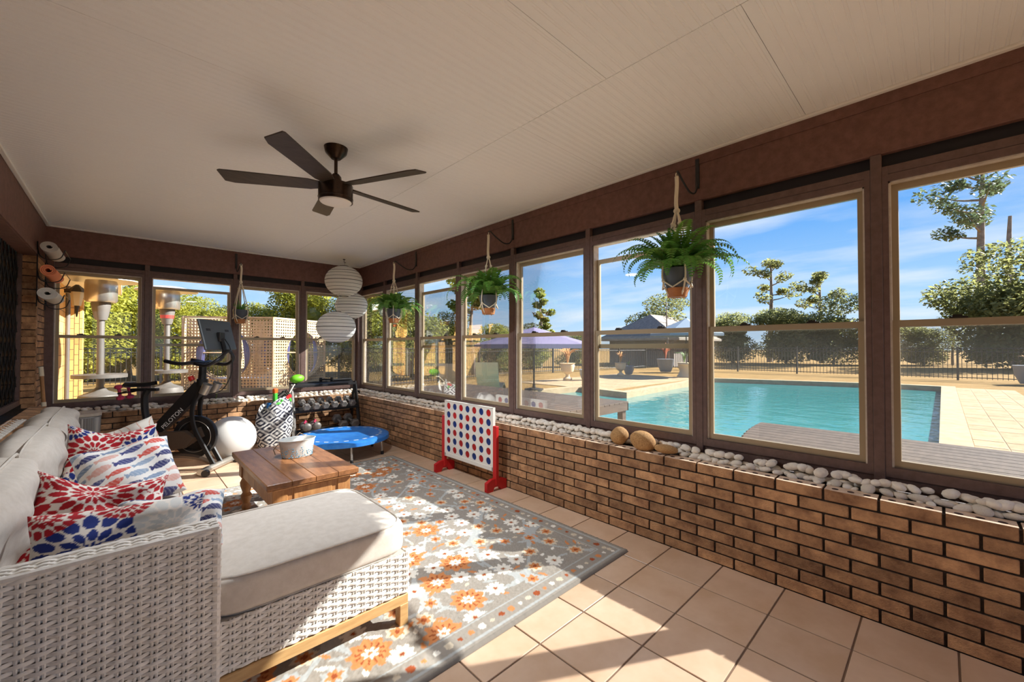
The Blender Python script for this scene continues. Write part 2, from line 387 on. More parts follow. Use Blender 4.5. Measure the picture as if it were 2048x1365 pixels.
part('pane_backing_panel', MB().bb(-.87, -.84, 3.5, 6.05, .7, 2.25), M_backing, wn, 0)  # added panel behind the pane, its mid tone stands in for reflections
# wall behind the camera: low wall and posts, unseen, left open above to let sky light in
wb = struct('wall_back', 'low brick wall and brown beam behind the camera')
part('mortar_core', MB().bb(-.7, 2.9, YK-.2, YK, -.1, ZLEDGE), M_mortar, wb, 0)
part('beam', MB().bb(-.9, 2.95, YK-.14, YK, ZBEAM, ZC), M_beam, wb, 0)
for x in xs[1:-1]: part('post', MB().bb(x-.04, x+.04, YK-.1, YK, .585, ZBEAM), M_frame, wb, 0)

# pebbles on the two ledges
M_peb = mat('white_pebble', lin(246, 238, 226), .75, var=lin(226, 212, 194), vscale=14, bump=.15, bscale=60, rand=.16)
M_rock = mat('tan_rock', lin(208, 164, 108), .8, var=lin(166, 118, 70), vscale=9, bump=.4, bscale=50, rand=.06)
def stone_mesh(seed, M, sub=2, rough=.16):
    rr = random.Random(seed); bm = bmesh.new(); bmesh.ops.create_icosphere(bm, subdivisions=sub, radius=1)
    ax = [Vector((rr.uniform(-1, 1), rr.uniform(-1, 1), rr.uniform(-1, 1))).normalized() for _ in range(7)]; am = [rr.uniform(-rough, rough) for _ in ax]
    for v in bm.verts:
        n = v.co.normalized(); k = 1+sum(a*abs(n.dot(x))**3 for a, x in zip(am, ax)); v.co = n*k
    mb = MB().bm(bm); return mb.mesh('pebble', M, 80)
PM = [stone_mesh(s, M_peb) for s in range(7)]
pr = random.Random(3); BED = ZLEDGE-.012
def pebble(x, y, s, base):
    a, b, c = s*pr.uniform(.88, 1.15), s*pr.uniform(.7, .92), s*pr.uniform(.42, .66)
    return link('pebble', pr.choice(PM), None, (x, y, base+c*.93), (pr.uniform(-.3, .3), pr.uniform(-.3, .3), pr.uniform(0, 6.3)), (a, b, c))
rocks = [(2.70, 1.675, .075, .06, .062, 'upright tan rock among the white pebbles, leftmost of three'), (2.675, 1.47, .085, .065, .06, 'big rounded tan rock among the white pebbles, middle of three'), (2.665, 1.295, .075, .05, .035, 'flat tan rock among the white pebbles, rightmost of three')]
for x, y, a, b, c, lb in rocks:
    o = link('rock', stone_mesh(int(y*100), M_rock, 3, .22), None, (x, y, ZLEDGE+c*.95), (0, 0, PI/2+.4*math.sin(y*40)), (a, b, c)); tag(o, lb, 'rock')
def rocky(x, y): return any(abs(x-r[0]) < .09 and abs(y-r[1]) < r[2]+.02 for r in rocks)
pl = 'smooth white pebble in the bed along the pool-side window ledge'; pf = 'smooth white pebble in the bed along the end wall ledge'
for k in range(208):
    y = -.45+6.85*k/208+pr.uniform(-.012, .012); x = (2.728, 2.778)[k % 2]+pr.uniform(-.012, .012)
    if rocky(x, y): x = 2.785
    tag(pebble(x, y, pr.uniform(.028, .040), BED), pl, 'pebble', 'white pebbles on the pool-side ledge')
for k in range(88):
    x = 2.60-3.1*k/88+pr.uniform(-.012, .012); y = (6.51, 6.567)[k % 2]+pr.uniform(-.012, .012)
    tag(pebble(x, y, pr.uniform(.031, .042), BED), pf, 'pebble', 'white pebbles on the end ledge')
st = MB()
def small(x, y, s, z):
    if rocky(x, y): return
    bm = bmesh.new(); bmesh.ops.create_icosphere(bm, subdivisions=2, radius=1)
    st.bm(bm, T(x, y, z+s*.5, pr.uniform(-.4, .4), pr.uniform(-.4, .4), pr.uniform(0, 6)) @ Matrix.Diagonal((s, s*.78, s*.55, 1)))
for k in range(420): small(pr.uniform(2.70, 2.80), pr.uniform(-.6, 6.5), pr.uniform(.018, .028), BED)
for k in range(340): small(pr.uniform(2.735, 2.785), pr.uniform(-.6, 6.5), pr.uniform(.026, .04), BED+.036)
for k in range(140): small(pr.uniform(-.5, 2.7), pr.uniform(6.48, 6.60), pr.uniform(.018, .028), BED)
for k in range(110): small(pr.uniform(-.5, 2.7), pr.uniform(6.51, 6.58), pr.uniform(.026, .036), BED+.034)
o = st.build('pebble_bed', M_peb, None, 80); tag(o, 'many small white pebbles filling the window ledges', 'pebbles', kind='stuff')
# ------------------------------------------------------------------ outside
G = -.05
M_grass = mat('dry_lawn', lin(154, 122, 76), .95, var=lin(134, 106, 62), vscale=1.3, bump=.6, bscale=30, detail=8, spec=.05)
M_paver = mat('travertine_paver', lin(182, 156, 122), .9, var=lin(166, 138, 104), vscale=6, rand=.1, spec=.1)
M_coping = mat('stone_coping', lin(186, 162, 130), .9, var=lin(170, 144, 112), vscale=5, spec=.1)
M_deck = mat('grey_brown_deck_board', lin(98, 84, 74), .7, var=lin(82, 70, 62), vscale=5, rand=.1, stretch=(1, 6, 6), spec=.1)
M_iron = mat('black_iron', lin(46, 42, 38), .5)
M_leafY = mat('yellow_green_leaf', lin(186, 180, 70), .6, var=lin(128, 134, 48), vscale=.9, trans=.5)
M_leafG = mat('olive_leaf', lin(152, 154, 78), .6, var=lin(112, 118, 56), vscale=.6, trans=.55)
M_leafD = mat('dull_green_leaf', lin(146, 146, 92), .65, var=lin(112, 114, 66), vscale=.6, trans=.6)
M_needle = mat('pine_needle', lin(110, 126, 92), .65, var=lin(86, 100, 70), vscale=1, trans=.3)
M_bark = mat('grey_bark', lin(150, 136, 122), .9, var=lin(112, 100, 90), vscale=3, bump=.6, bscale=12)
# ground: lawn with a hole for the pool
POOL = [(6.3, .05), (20.3, .05), (20.3, 1.5), (18.4, 7.2), (16.0, 6.75), (10.8, 6.45), (11.0, 7.6), (11.3, 8.5), (8.9, 8.65), (6.3, 8.65)]
def ring_ground(z, lo, hi, inner, name, m, lb):
    bm = bmesh.new(); o = [bm.verts.new((x, y, z)) for x, y in ((lo[0], lo[1]), (hi[0], lo[1]), (hi[0], hi[1]), (lo[0], hi[1]))]; i = [bm.verts.new((x, y, z)) for x, y in inner]
    eo = [bm.edges.new((o[k], o[(k+1) % 4])) for k in range(4)]; ei = [bm.edges.new((i[k], i[(k+1) % len(i)])) for k in range(len(i))]
    bmesh.ops.triangle_fill(bm, use_beauty=True, edges=eo+ei)
    for f in bm.faces:
        if f.normal.z < 0: f.normal_flip()
    mb = MB().bm(bm); ob = mb.build(name, m, None, 0); tag(ob, lb, 'ground', kind='structure'); return ob
def grow(poly, d):
    n = len(poly); out = []
    for k in range(n):
        p, q, r = (Vector(poly[k-1]), Vector(poly[k]), Vector(poly[(k+1) % n]))
        e1, e2 = (q-p).normalized(), (r-q).normalized(); n1, n2 = Vector((e1.y, -e1.x)), Vector((e2.y, -e2.x)); b = (n1+n2).normalized(); out.append(tuple(q+b*d/max(.4, b.dot(n1))))
    return out
ring_ground(G-.02, (-150, -60), (260, 260), grow(POOL, .1), 'lawn', M_grass, 'dry golden lawn around the pool')
# patio paving: slab under separate pavers
M_joint = mat('paver_joint', lin(170, 140, 104), .95)
pavz = struct('patio', 'tan stone paving around the swimming pool')
def strip(x0, x1, y0, y1, px, py, nm='paver', h=.02):
    nx, ny = max(1, round((x1-x0)/px)), max(1, round((y1-y0)/py)); ax, ay = (x1-x0)/nx, (y1-y0)/ny
    me = MB().box((0, 0, -.015), (ax-.012, ay-.012, .03), b=.004).mesh(nm, M_paver, 30); me2 = None
    part('joint_bed', MB().bb(x0, x1, y0, y1, G-.04, G-.004), M_joint, pavz, 0)
    for j in range(ny):
        sh = (j % 2)*.5
        for i in range(nx): link(nm, me, pavz, (x0+(i+.5)*ax, y0+(j+.5)*ay, G+.001*((i*7+j*3) % 3)))
strip(6.3, 20.3, -1.55, -.28, .56, .318)
strip(3.0, 6.3, -3.0, 9.0, 1.1, 1.0)
strip(11.2, 18.4, 7.4, 11.5, .9, .9)
cp = MB()
for k in range(len(POOL)):
    a, b = POOL[k], POOL[(k+1) % len(POOL)]; o = grow(POOL, .33); c, d = o[k], o[(k+1) % len(POOL)]
    cp.add([(a[0], a[1], G+.02), (b[0], b[1], G+.02), (d[0], d[1], G+.02), (c[0], c[1], G+.02), (a[0], a[1], -1.5), (b[0], b[1], -1.5), (d[0], d[1], G-.05), (c[0], c[1], G-.05)], [(0, 3, 2, 1), (0, 1, 5, 4), (3, 7, 6, 2)])
part('pool_coping', cp, M_coping, pavz, 0)
M_plaster = mat('pool_plaster', lin(150, 214, 206), .7)
n_ = len(POOL); fl_ = MB().add([(x, y, -1.4) for x, y in POOL], [list(range(n_))]); o = fl_.build('pool_basin', M_plaster, None, 0); tag(o, 'pale turquoise pool floor under the water', 'pool', kind='structure')
wm = bpy.data.materials.new('pool_water'); wm.use_nodes = True; t = wm.node_tree; b = t.nodes['Principled BSDF']
b.inputs['Base Color'].default_value = lin(48, 128, 128); b.inputs['Roughness'].default_value = .06; b.inputs['IOR'].default_value = 1.33
nn = t.nodes.new('ShaderNodeTexNoise'); nn.inputs['Scale'].default_value = 2.2; nn.inputs['Detail'].default_value = 3; bp = t.nodes.new('ShaderNodeBump'); bp.inputs['Strength'].default_value = .22; bp.inputs['Distance'].default_value = .1
tcn = t.nodes.new('ShaderNodeTexCoord'); t.links.new(tcn.outputs['Object'], nn.inputs[0]); t.links.new(nn.outputs[0], bp.inputs['Height']); t.links.new(bp.outputs[0], b.inputs['Normal'])
MATS['pool_water'] = wm
wt = MB().add([(x, y, -.2) for x, y in POOL]+[(x, y, -.25) for x, y in POOL], [list(range(n_)), list(range(n_, 2*n_))[::-1]]+[(k, n_+k, n_+(k+1) % n_, (k+1) % n_) for k in range(n_)])
o = wt.build('pool_water', wm, None, 0); tag(o, 'turquoise water of the swimming pool with ripples', 'water', kind='stuff')
# wooden platforms by the pool: every board a part
def platform(x0, x1, y0, y1, label, curve=0):
    d = thing('deck_platform', label, 'deck', ((x0+x1)/2, (y0+y1)/2, G)); cx, cy = (x0+x1)/2, (y0+y1)/2
    k = 0; x = x0
    while x < x1-.05:
        b = MB(); ys_ = y1-cy; sag = curve*max(0, (1-(x+.07-x0)/(x1-x0)))**2
        b.bb(x-cx, x+.135-cx, y0-cy, ys_-sag, .42, .45, b=.003); part('board', b, M_deck, d, 30); x += .142
    part('apron', MB().bb(x1-cx-.03, x1-cx, y0-cy, y1-cy, .30, .42).bb(x0-cx, x1-cx, y0-cy, y0-cy+.03, .30, .42).bb(x0-cx, x1-cx-.03, y1-cy-.04-curve, y1-cy-curve-.01, .30, .42), M_deck, d, 0)
    for px in (x0-cx+.08, x1-cx-.08):
        for py in (y0-cy+.08, y1-cy-.1-curve): part('leg', MB().bb(px-.05, px+.05, py-.05, py+.05, 0, .42), M_deck, d, 0)
    return d
platform(3.5, 5.66, -3.2, 1.53, 'low dark wooden deck with a rounded end, under the two nearest windows', .45)
platform(4.2, 6.18, 3.66, 8.4, 'low dark wooden deck standing beside the turquoise water, farther along')
# iron fence along the garden
def fence(pts, label, hgt=1.35):
    f = thing('iron_fence', label, 'fence', (pts[0][0], pts[0][1], G)); ox, oy = pts[0]
    pk = MB().bb(-.009, .009, -.009, .009, .06, hgt-.02).mesh('picket', M_iron, 0); ps = MB().bb(-.035, .035, -.035, .035, 0, hgt+.05).mesh('fence_post', M_iron, 0)
    cnt = 0; rest = MB()
    for (ax, ay), (bx, by) in zip(pts, pts[1:]):
        Ln = math.hypot(bx-ax, by-ay); n = int(Ln/2.4); ux, uy = (bx-ax)/Ln, (by-ay)/Ln
        for i in range(n+1): link('fence_post', ps, f, (ax-ox+ux*Ln*i/n, ay-oy+uy*Ln*i/n, 0), (0, 0, math.atan2(uy, ux)))
        for z in (.12, hgt-.18, hgt-.04): part('rail', MB().tube([(ax-ox, ay-oy, z), (bx-ox, by-oy, z)], .016, 4), M_iron, f, 0)
        s_ = .13
        while s_ < Ln:
            x_, y_ = ax-ox+ux*s_, ay-oy+uy*s_
            if cnt < 290: link('picket', pk, f, (x_, y_, 0), (0, 0, math.atan2(uy, ux))); cnt += 1
            else: rest.bb(x_-.009, x_+.009, y_-.009, y_+.009, .06, hgt-.02)
            s_ += .135
    if rest.v: o = part('pickets', rest, M_iron, f, 0); o['kind'] = 'stuff'
    return f
fence([(25, 13.5), (25, -3.2)], 'black iron fence across the lawn beyond the far pool end')
fence([(25, 13.5), (13.8, 14.6), (6.3, 12.8), (6.6, 17.6)], 'black iron fence turning behind the umbrella and urn planters')
fence([(6.6, 17.6), (1, 20.0), (-8, 20.0)], 'black iron fence in front of the yellow-green hedge')

# trees
def leaf_blob(mb, c, r, n, size, rr, flat=1):
    for _ in range(n):
        while True:
            p = Vector((rr.uniform(-1, 1), rr.uniform(-1, 1), rr.uniform(-1, 1)))
            if .25 < p.length < 1: break
        p = Vector((c[0]+p.x*r[0], c[1]+p.y*r[1], c[2]+p.z*r[2])); q = Euler((rr.uniform(-.9, .9), rr.uniform(-.9, .9), rr.uniform(0, 6.3))).to_matrix(); s = size*rr.uniform(.6, 1.3)
        a, b = q @ Vector((s, 0, 0)), q @ Vector((0, s*.5, 0)); k = len(mb.v)
        mb.v += [tuple(p-a), tuple(p-b*1.0+a*.1), tuple(p+a), tuple(p+b+a*.1)]; mb.f.append([k, k+1, k+2, k+3]); mb.mi.append(0)
def hedge_mesh(seed, h, w, d, n, size, m):
    rr = random.Random(seed); mb = MB()
    for k in range(9): leaf_blob(mb, (rr.uniform(-w*.3, w*.3), rr.uniform(-d*.2, d*.2), h*(.12+.8*(k+.5)/9*rr.uniform(.8, 1.1))), (w*.36, d*.5, h*.17), n//9, size, rr)
    for k in range(6):
        bm = bmesh.new(); bmesh.ops.create_icosphere(bm, subdivisions=2, radius=1)
        for v in bm.verts: v.co *= rr.uniform(.8, 1.1)
        mb.bm(bm, T(rr.uniform(-w*.22, w*.22), 0, h*(.12+.11*k)) @ Matrix.Diagonal((w*.17, d*.17, h*.08, 1)))
    return mb.mesh('foliage', m, 0)
def bush(name, label, me, x, y, s=1, rz=0, h=None, group=None, cat='tree', stem=True, sh=1.5):
    o = thing(name, label, cat, (x, y, G), rz, group); link('foliage', me, o, (0, 0, 0), (0, 0, 0), s)
    if stem: part('trunk', MB().tube([(0, 0, 0), (.05, 0, sh*.5), (0, .04, sh)], [.10, .07, .04], 7), M_bark, o)
    return o
HY = [hedge_mesh(s, 5.2, 3.2, 2.2, 16000, .075, M_leafY) for s in (1, 2)]
HG = [hedge_mesh(s+5, 4.2, 4.0, 2.4, 12000, .085, M_leafG) for s in (1, 2)]
HD = [hedge_mesh(s+9, 5.5, 5.5, 4.0, 14000, .12, M_leafD) for s in (1, 2, 3)]
gr = 'yellow-green trees behind the end-wall fence'
lbl = ['tall yellow-green leafy tree behind the left patio heater', 'yellow-green leafy tree between the two patio heaters', 'yellow-green leafy tree behind the right patio heater', 'yellow-green leafy tree behind the cane cabana, left side',
       'yellow-green leafy tree behind the cane cabana, right side', 'leafy tree behind the fence, seen beside the lanterns']+['yellow-green tree in the second row of the hedge, '+w for w in ('leftmost', 'second from the left', 'third from the left', 'third from the right', 'second from the right', 'rightmost')]
for k, (x, y, s) in enumerate(((-3.6, 22.5, 1.12), (-1.2, 22.3, 1.1), (1.2, 22.6, .72), (3.6, 22.4, .68), (6.2, 21.4, 1.0), (8.4, 19.8, 1.05), (-2.4, 24.2, 1.25), (.2, 24.6, .85), (2.6, 24.4, .72), (5.0, 24.0, .75), (7.4, 22.8, .9), (9.6, 21.4, 1.05))):
    bush('hedge_tree', lbl[k], HY[k % 2], x, y, s, k*1.3, group=gr)
lbl2 = ['olive bush behind the fence left of the palm', 'olive bush behind the fence under the palm', 'olive bush behind the purple umbrella', 'olive bush behind the fence right of the purple umbrella', 'olive bush at the end of the garden shed', 'olive bush beside the lanterns in the corner window']
for k, (x, y, s) in enumerate(((9.0, 15.6, .8), (12.4, 17.2, .75), (15.6, 17.6, .7), (19.0, 18.2, .7), (23.0, 18.0, .62), (7.6, 15.4, .8))):
    bush('garden_bush', lbl2[k], HG[k % 2], x, y, s, k*2.1, group='olive bushes behind the side fence', cat='bush')
far = [(34, 17.0, 1.0), (38, 12.5, .85), (40, 9.0, .92), (41, 6.0, .92), (42, 3.2, .72), (44, 1.0, .62), (40, -3.0, 1.3), (43, -6.5, 1.3)]
flb = ['dull green tree beyond the shed roof', 'dull green tree right of the shed', 'broad olive tree in the middle of the far tree line', 'broad olive tree right of the far tree line centre', 'low dull tree left of the window post', 'small dull tree right of the window post', 'rounded dull green tree in front of the tall pine', 'dull green tree at the right edge of the view']
for k, (x, y, s) in enumerate(far): bush('far_tree', flb[k], HD[k % 3], x, y, s, k*1.7, group='far tree line beyond the lawn')
def bare_tree(name, label, x, y, h, seed, lean=0, crown=None, m=None, r0=.28, cat='tree', nb=9, from_=.45, spread=.32, leaf=.16, nl=260):
    rr = random.Random(seed); o = thing(name, label, cat, (x, y, G)); tr = MB(); fo = MB()
    pts = [(lean*h*(t**1.4)+.12*math.sin(t*7+seed), .1*math.cos(t*5+seed), h*t) for t in [i/10 for i in range(11)]]
    tr.tube(pts, [r0*(1-.72*i/10) for i in range(11)], 9)
    for k in range(nb):
        t = from_+(1-from_)*(k+.5)/nb; i = min(9, int(t*10)); p = Vector(pts[i]).lerp(Vector(pts[i+1]), t*10-i); a = rr.uniform(0, 6.3); ln = h*spread*rr.uniform(.5, 1)*(1.15-.5*t)
        q = [p, p+Vector((math.cos(a)*ln*.5, math.sin(a)*ln*.5, ln*.12)), p+Vector((math.cos(a)*ln, math.sin(a)*ln, ln*.42))]
        tr.tube(spline(q, 3), [r0*.25*(1-.75*j/6) for j in range(7)], 5)
        if m is not None and rr.random() < .95:
            leaf_blob(fo, q[2], (ln*.45, ln*.45, ln*.3), nl//3, leaf, rr); leaf_blob(fo, (q[1]+q[2])/2, (ln*.35, ln*.35, ln*.22), nl//5, leaf, rr)
    if m is not None: leaf_blob(fo, pts[-1], (h*.07, h*.07, h*.05), nl//2, leaf, rr)
    part('trunk', tr, M_bark, o)
    if fo.v: part('crown', fo, m, o, 0)
    return o
bare_tree('pine_tree', 'tall pine with a sparse crown seen in the rightmost window', 52, -2.36, 16.5, 4, -.02, 1, M_needle, .42, nb=12, from_=.62, spread=.27, leaf=.2, nl=420)
bare_tree('broken_trunk', 'bare broken pine trunk standing right of the tall pine', 50, -3.74, 11.6, 9, .0, None, None, .36, nb=4, from_=.5, spread=.05)
bare_tree('oak_tree', 'sparse dark oak above the tree line, left of two', 44, 11.1, 9.2, 12, .01, 1, M_leafD, .26, nb=9, from_=.55, spread=.26, leaf=.17, nl=260)
bare_tree('oak_tree', 'sparse dark oak above the tree line, right of two', 44, 7.3, 7.6, 21, .04, 1, M_leafD, .24, nb=8, from_=.6, spread=.3, leaf=.17, nl=240)
bare_tree('garden_tree', 'small leafy tree right of the purple umbrella', 20, 18.2, 5.0, 5, -.05, 1, M_leafG, .12, nb=16, from_=.3, spread=.2, leaf=.12, nl=300)
bare_tree('slim_tree', 'slim bare trunk behind the paper lanterns', 7.8, 18.2, 7, 3, .02, None, None, .12, nb=6, from_=.4, spread=.2)
bare_tree('palm_tree', 'feathery pale green tree in the window left of the middle fern', 12.6, 16.2, 4.6, 8, 0, 1, M_leafG, .13, nb=16, from_=.62, spread=.34, leaf=.11, nl=420)
for k, (x, y, h, lb) in enumerate(((46, -.6, 5.5, 'leafless grey tree beyond the fence, right of the window post'), (45, 3.9, 6.0, 'leafless grey tree beyond the fence, left of the window post'), (27, 13.0, 4.5, 'leafless thin tree left of the shed'))):
    bare_tree('leafless_tree', lb, x, y, h, 31+k, 0, None, None, .09, nb=16, from_=.3, spread=.3)
# garden shed with a wide roof
M_shedw = mat('shed_wall', lin(120, 108, 98), .85); M_shedr = mat('shed_roof', lin(150, 136, 120), .9, var=lin(126, 114, 100), vscale=6)
sh = thing('garden_shed', 'low grey garden shed with a wide shingle roof beyond the fence', 'shed', (31, 15.5, G)); 
part('wall', MB().bb(-3.2, 3.2, -2.6, 2.6, 0, 2.0), M_shedw, sh, 0)
rf = MB().add([(-3.9, -3.3, 2.0), (3.9, -3.3, 2.0), (3.9, 3.3, 2.0), (-3.9, 3.3, 2.0), (-1.6, 0, 3.9), (1.8, 0, 3.9), (-3.9, -3.3, 1.85), (3.9, -3.3, 1.85), (3.9, 3.3, 1.85), (-3.9, 3.3, 1.85)],
              [(0, 1, 5, 4), (2, 3, 4, 5), (1, 2, 5), (3, 0, 4), (0, 6, 7, 1), (1, 7, 8, 2), (2, 8, 9, 3), (3, 9, 6, 0), (6, 9, 8, 7)])
part('roof', rf, M_shedr, sh, 0)
# umbrellas
def parasol(name, label, x, y, r, z0, z1, m):
    o = thing(name, label, 'umbrella', (x, y, G)); c = MB(); n = 8
    c.add([(0, 0, z1)]+[(r*math.cos(2*PI*k/n), r*math.sin(2*PI*k/n), z0) for k in range(n)]+[(r*math.cos(2*PI*k/n), r*math.sin(2*PI*k/n), z0-.12) for k in range(n)], [(0, 1+k, 1+(k+1) % n) for k in range(n)]+[(1+k, 9+k, 9+(k+1) % n, 1+(k+1) % n) for k in range(n)])
    part('canopy', c, m, o, 0); part('pole', MB().cyl((0, 0, 0), (0, 0, z1+.05), .025), M_iron, o); part('base', MB().lathe([(.3, 0), (.3, .05), (.06, .09), (.04, .2)], 16), M_iron, o)
parasol('garden_umbrella', 'purple garden umbrella open behind the fern and window posts', 9.4, 8.9, 1.9, 1.45, 2.0, mat('purple_canvas', lin(122, 112, 140), .8))
parasol('garden_umbrella', 'blue-grey umbrella in front of the shed roof', 19.4, 8.4, 1.7, 2.0, 2.75, mat('bluegrey_canvas', lin(124, 138, 150), .8))
# planters by the pool
M_pot = mat('grey_glazed_pot', lin(128, 132, 140), .5); M_urn = mat('stone_urn', lin(214, 190, 152), .8); M_dry = mat('dry_plant', lin(196, 142, 84), .8); M_rust = mat('rusty_leaf', lin(180, 96, 60), .7); M_green = mat('plain_leaf', lin(96, 128, 58), .6)
def planter(label, x, y, prof, pm, leaves, h, n, seed, s=1):
    rr = random.Random(seed); o = thing('planter', label, 'planter', (x, y, G+.02)); part('pot', MB().lathe([(a*s, b*s) for a, b in prof], 20), pm, o)
    top = prof[-1][1]*s; f = MB()
    for k in range(n):
        a = rr.uniform(0, 6.3); l = h*rr.uniform(.6, 1); d = rr.uniform(.15, .7)
        p = [(0, 0, top-.05), (math.cos(a)*l*.3*d, math.sin(a)*l*.3*d, top+l*.6), (math.cos(a)*l*d, math.sin(a)*l*d, top+l*(1-.5*d))]
        f.tube(spline(p, 3), [.012, .02, .03, .034, .03, .02, .005], 4, flat=.25)
    part('plant', f, leaves, o, 0)
urn = [(.16, 0), (.16, .06), (.07, .12), (.07, .2), (.2, .3), (.26, .5), (.24, .56), (.28, .6)]; bowl = [(.2, 0), (.3, .25), (.33, .5), (.34, .52)]
planter('stone urn with a dry plant, at the edge of the paving', 17.2, 10.6, urn, M_urn, M_dry, .7, 16, 1); planter('grey pot beside the stone urn', 18.2, 10.75, bowl, M_pot, M_green, .3, 8, 2, .8)
planter('stone urn with a tall dry plant, left of the pool corner', 13.2, 10.6, urn, M_urn, M_dry, .9, 18, 3, 1.15); planter('small grey pot left of the pool corner', 13.9, 10.2, bowl, M_pot, M_green, .2, 6, 4, .8)
planter('large grey pot with a reddish shrub by the lawn', 21.4, 10.4, bowl, M_pot, M_rust, 1.0, 26, 5, 1.35); planter('pale round pot with green leaves by the lawn', 21.9, 9.6, bowl, M_urn, M_green, .8, 18, 6, 1.0)
planter('dark planter at the end of the fence on the right', 24.0, -2.2, bowl, M_pot, M_dry, .6, 14, 7, 1.3)
o = thing('pedestal_table', 'pale hourglass pedestal on the paving by the pool', 'pedestal', (18.6, 8.05, G+.02)); part('column', MB().lathe([(.42, 0), (.34, .12), (.26, .35), (.3, .5), (.36, .56)], 20), M_urn, o); part('top', MB().lathe([(.38, .56), (.38, .62)], 20), M_urn, o)
# in-pool loungers: curved cream shells
M_shell = mat('cream_plastic', lin(226, 212, 176), .5)
for x, y, lb in ((6.5, 8.95, 'cream curved lounger by the pool, left of the window post'), (7.7, 9.0, 'cream curved lounger by the pool, right of the window post')):
    o = thing('pool_lounger', lb, 'lounger', (x, y, G), R(40)); c = [(-.75, .95), (-.5, .45), (-.2, .16), (.2, .22), (.6, .30), (.95, .12)]
    sp = spline([(a, 0, b) for a, b in c], 5); poly = [(p.x, p.z) for p in sp]+[(p.x, p.z-.07) for p in reversed(sp)]
    part('shell', MB().prism(poly, .62), M_shell, o); part('foot', MB().bb(-.3, .1, -.25, .25, 0, .12), M_shell, o)
# patio heaters
M_steel = mat('brushed_steel', lin(190, 184, 176), .28, .85); M_hammer = mat('grey_hammered_metal', lin(104, 98, 92), .55, .2); M_redband = mat('red_band', lin(190, 60, 50), .5)
def heater(label, x, y, red):
    o = thing('patio_heater', label, 'heater', (x, y, -.1))
    part('tank_housing', MB().lathe([(.26, 0), (.26, .58), (.24, .66), (.1, .72), (.05, .78)], 28), M_hammer, o); part('table_shelf', MB().lathe([(.04, .93), (.32, .93), (.32, .985), (.04, .985)], 28), M_hammer, o)
    part('pole', MB().cyl((0, 0, .7), (0, 0, 1.9), .045, None, 16), M_hammer, o); part('burner_neck', MB().lathe([(.07, 1.84), (.085, 1.9), (.115, 2.08), (.115, 2.12)], 24), M_hammer, o)
    part('burner_screen', MB().lathe([(.17, 2.12), (.19, 2.15), (.19, 2.42), (.18, 2.46)], 28), M_steel, o)
    part('reflector', MB().lathe([(.02, 2.56), (.25, 2.535), (.46, 2.475), (.465, 2.46), (.25, 2.505), (.02, 2.525)], 36), mat('pale_aluminium', lin(214, 208, 200), .35, .5), o)
    if red: part('band', MB().lathe([(.098, 1.95), (.108, 2.01)], 24), M_redband, o, label='red band under the burner')
heater('steel patio heater with domed reflector, left of two', -.27, 9.15, False); heater('steel patio heater with a red neck band, right of two', .58, 10.0, True)
# brick wing of the house with a pillar, lantern and soffit
bt = bpy.data.materials.new('far_brick'); bt.use_nodes = True; t = bt.node_tree; bs = t.nodes['Principled BSDF']; br = t.nodes.new('ShaderNodeTexBrick'); tcn = t.nodes.new('ShaderNodeTexCoord'); mpn = t.nodes.new('ShaderNodeMapping')
mpn.inputs['Rotation'].default_value = (R(90), 0, R(90)); t.links.new(tcn.outputs['Object'], mpn.inputs[0]); t.links.new(mpn.outputs[0], br.inputs[0])
br.inputs['Scale'].default_value = 1; br.inputs['Brick Width'].default_value = .21; br.inputs['Row Height'].default_value = .068; br.inputs['Mortar Size'].default_value = .006
br.inputs['Color1'].default_value = lin(222, 176, 104); br.inputs['Color2'].default_value = lin(196, 146, 84); br.inputs['Mortar'].default_value = lin(96, 74, 52); t.links.new(br.outputs[0], bs.inputs['Base Color']); bs.inputs['Roughness'].default_value = .9
wing = thing('house_wing', 'tan brick wing of the house beyond the yoga mats', 'house', (-.8, 9.5, -.1))
part('wall', MB().bb(-3, -.05, -2.6, 3.0, 0, 2.75), bt, wing, 0); part('pillar', MB().bb(-.05, .18, 2.55, 3.0, 0, 2.75), bt, wing, 0)
part('downpipe', MB().cyl((.0, 2.2, 0), (.0, 2.2, 2.6), .035), M_hammer, wing); part('soffit', MB().bb(-3, .75, -2.6, 3.4, 2.6, 2.8), M_white, wing, 0)
ln = thing('wall_lantern', 'carriage lantern on the outside brick wall', 'lantern', (-.56, 9.6, 2.08)); M_lg = mat('frosted_lantern_glass', lin(220, 206, 180), .3)
part('bracket', MB().bb(-.14, .0, -.03, .03, .1, .16).cyl((0, 0, -.28), (0, 0, -.1), .008, .03), M_iron, ln, 0); part('cage', MB().lathe([(.05, -.1), (.085, .12)], 6), M_lg, ln, 0); part('cap', MB().lathe([(.12, .12), (.07, .19), (.02, .24)], 6), M_iron, ln, 0)
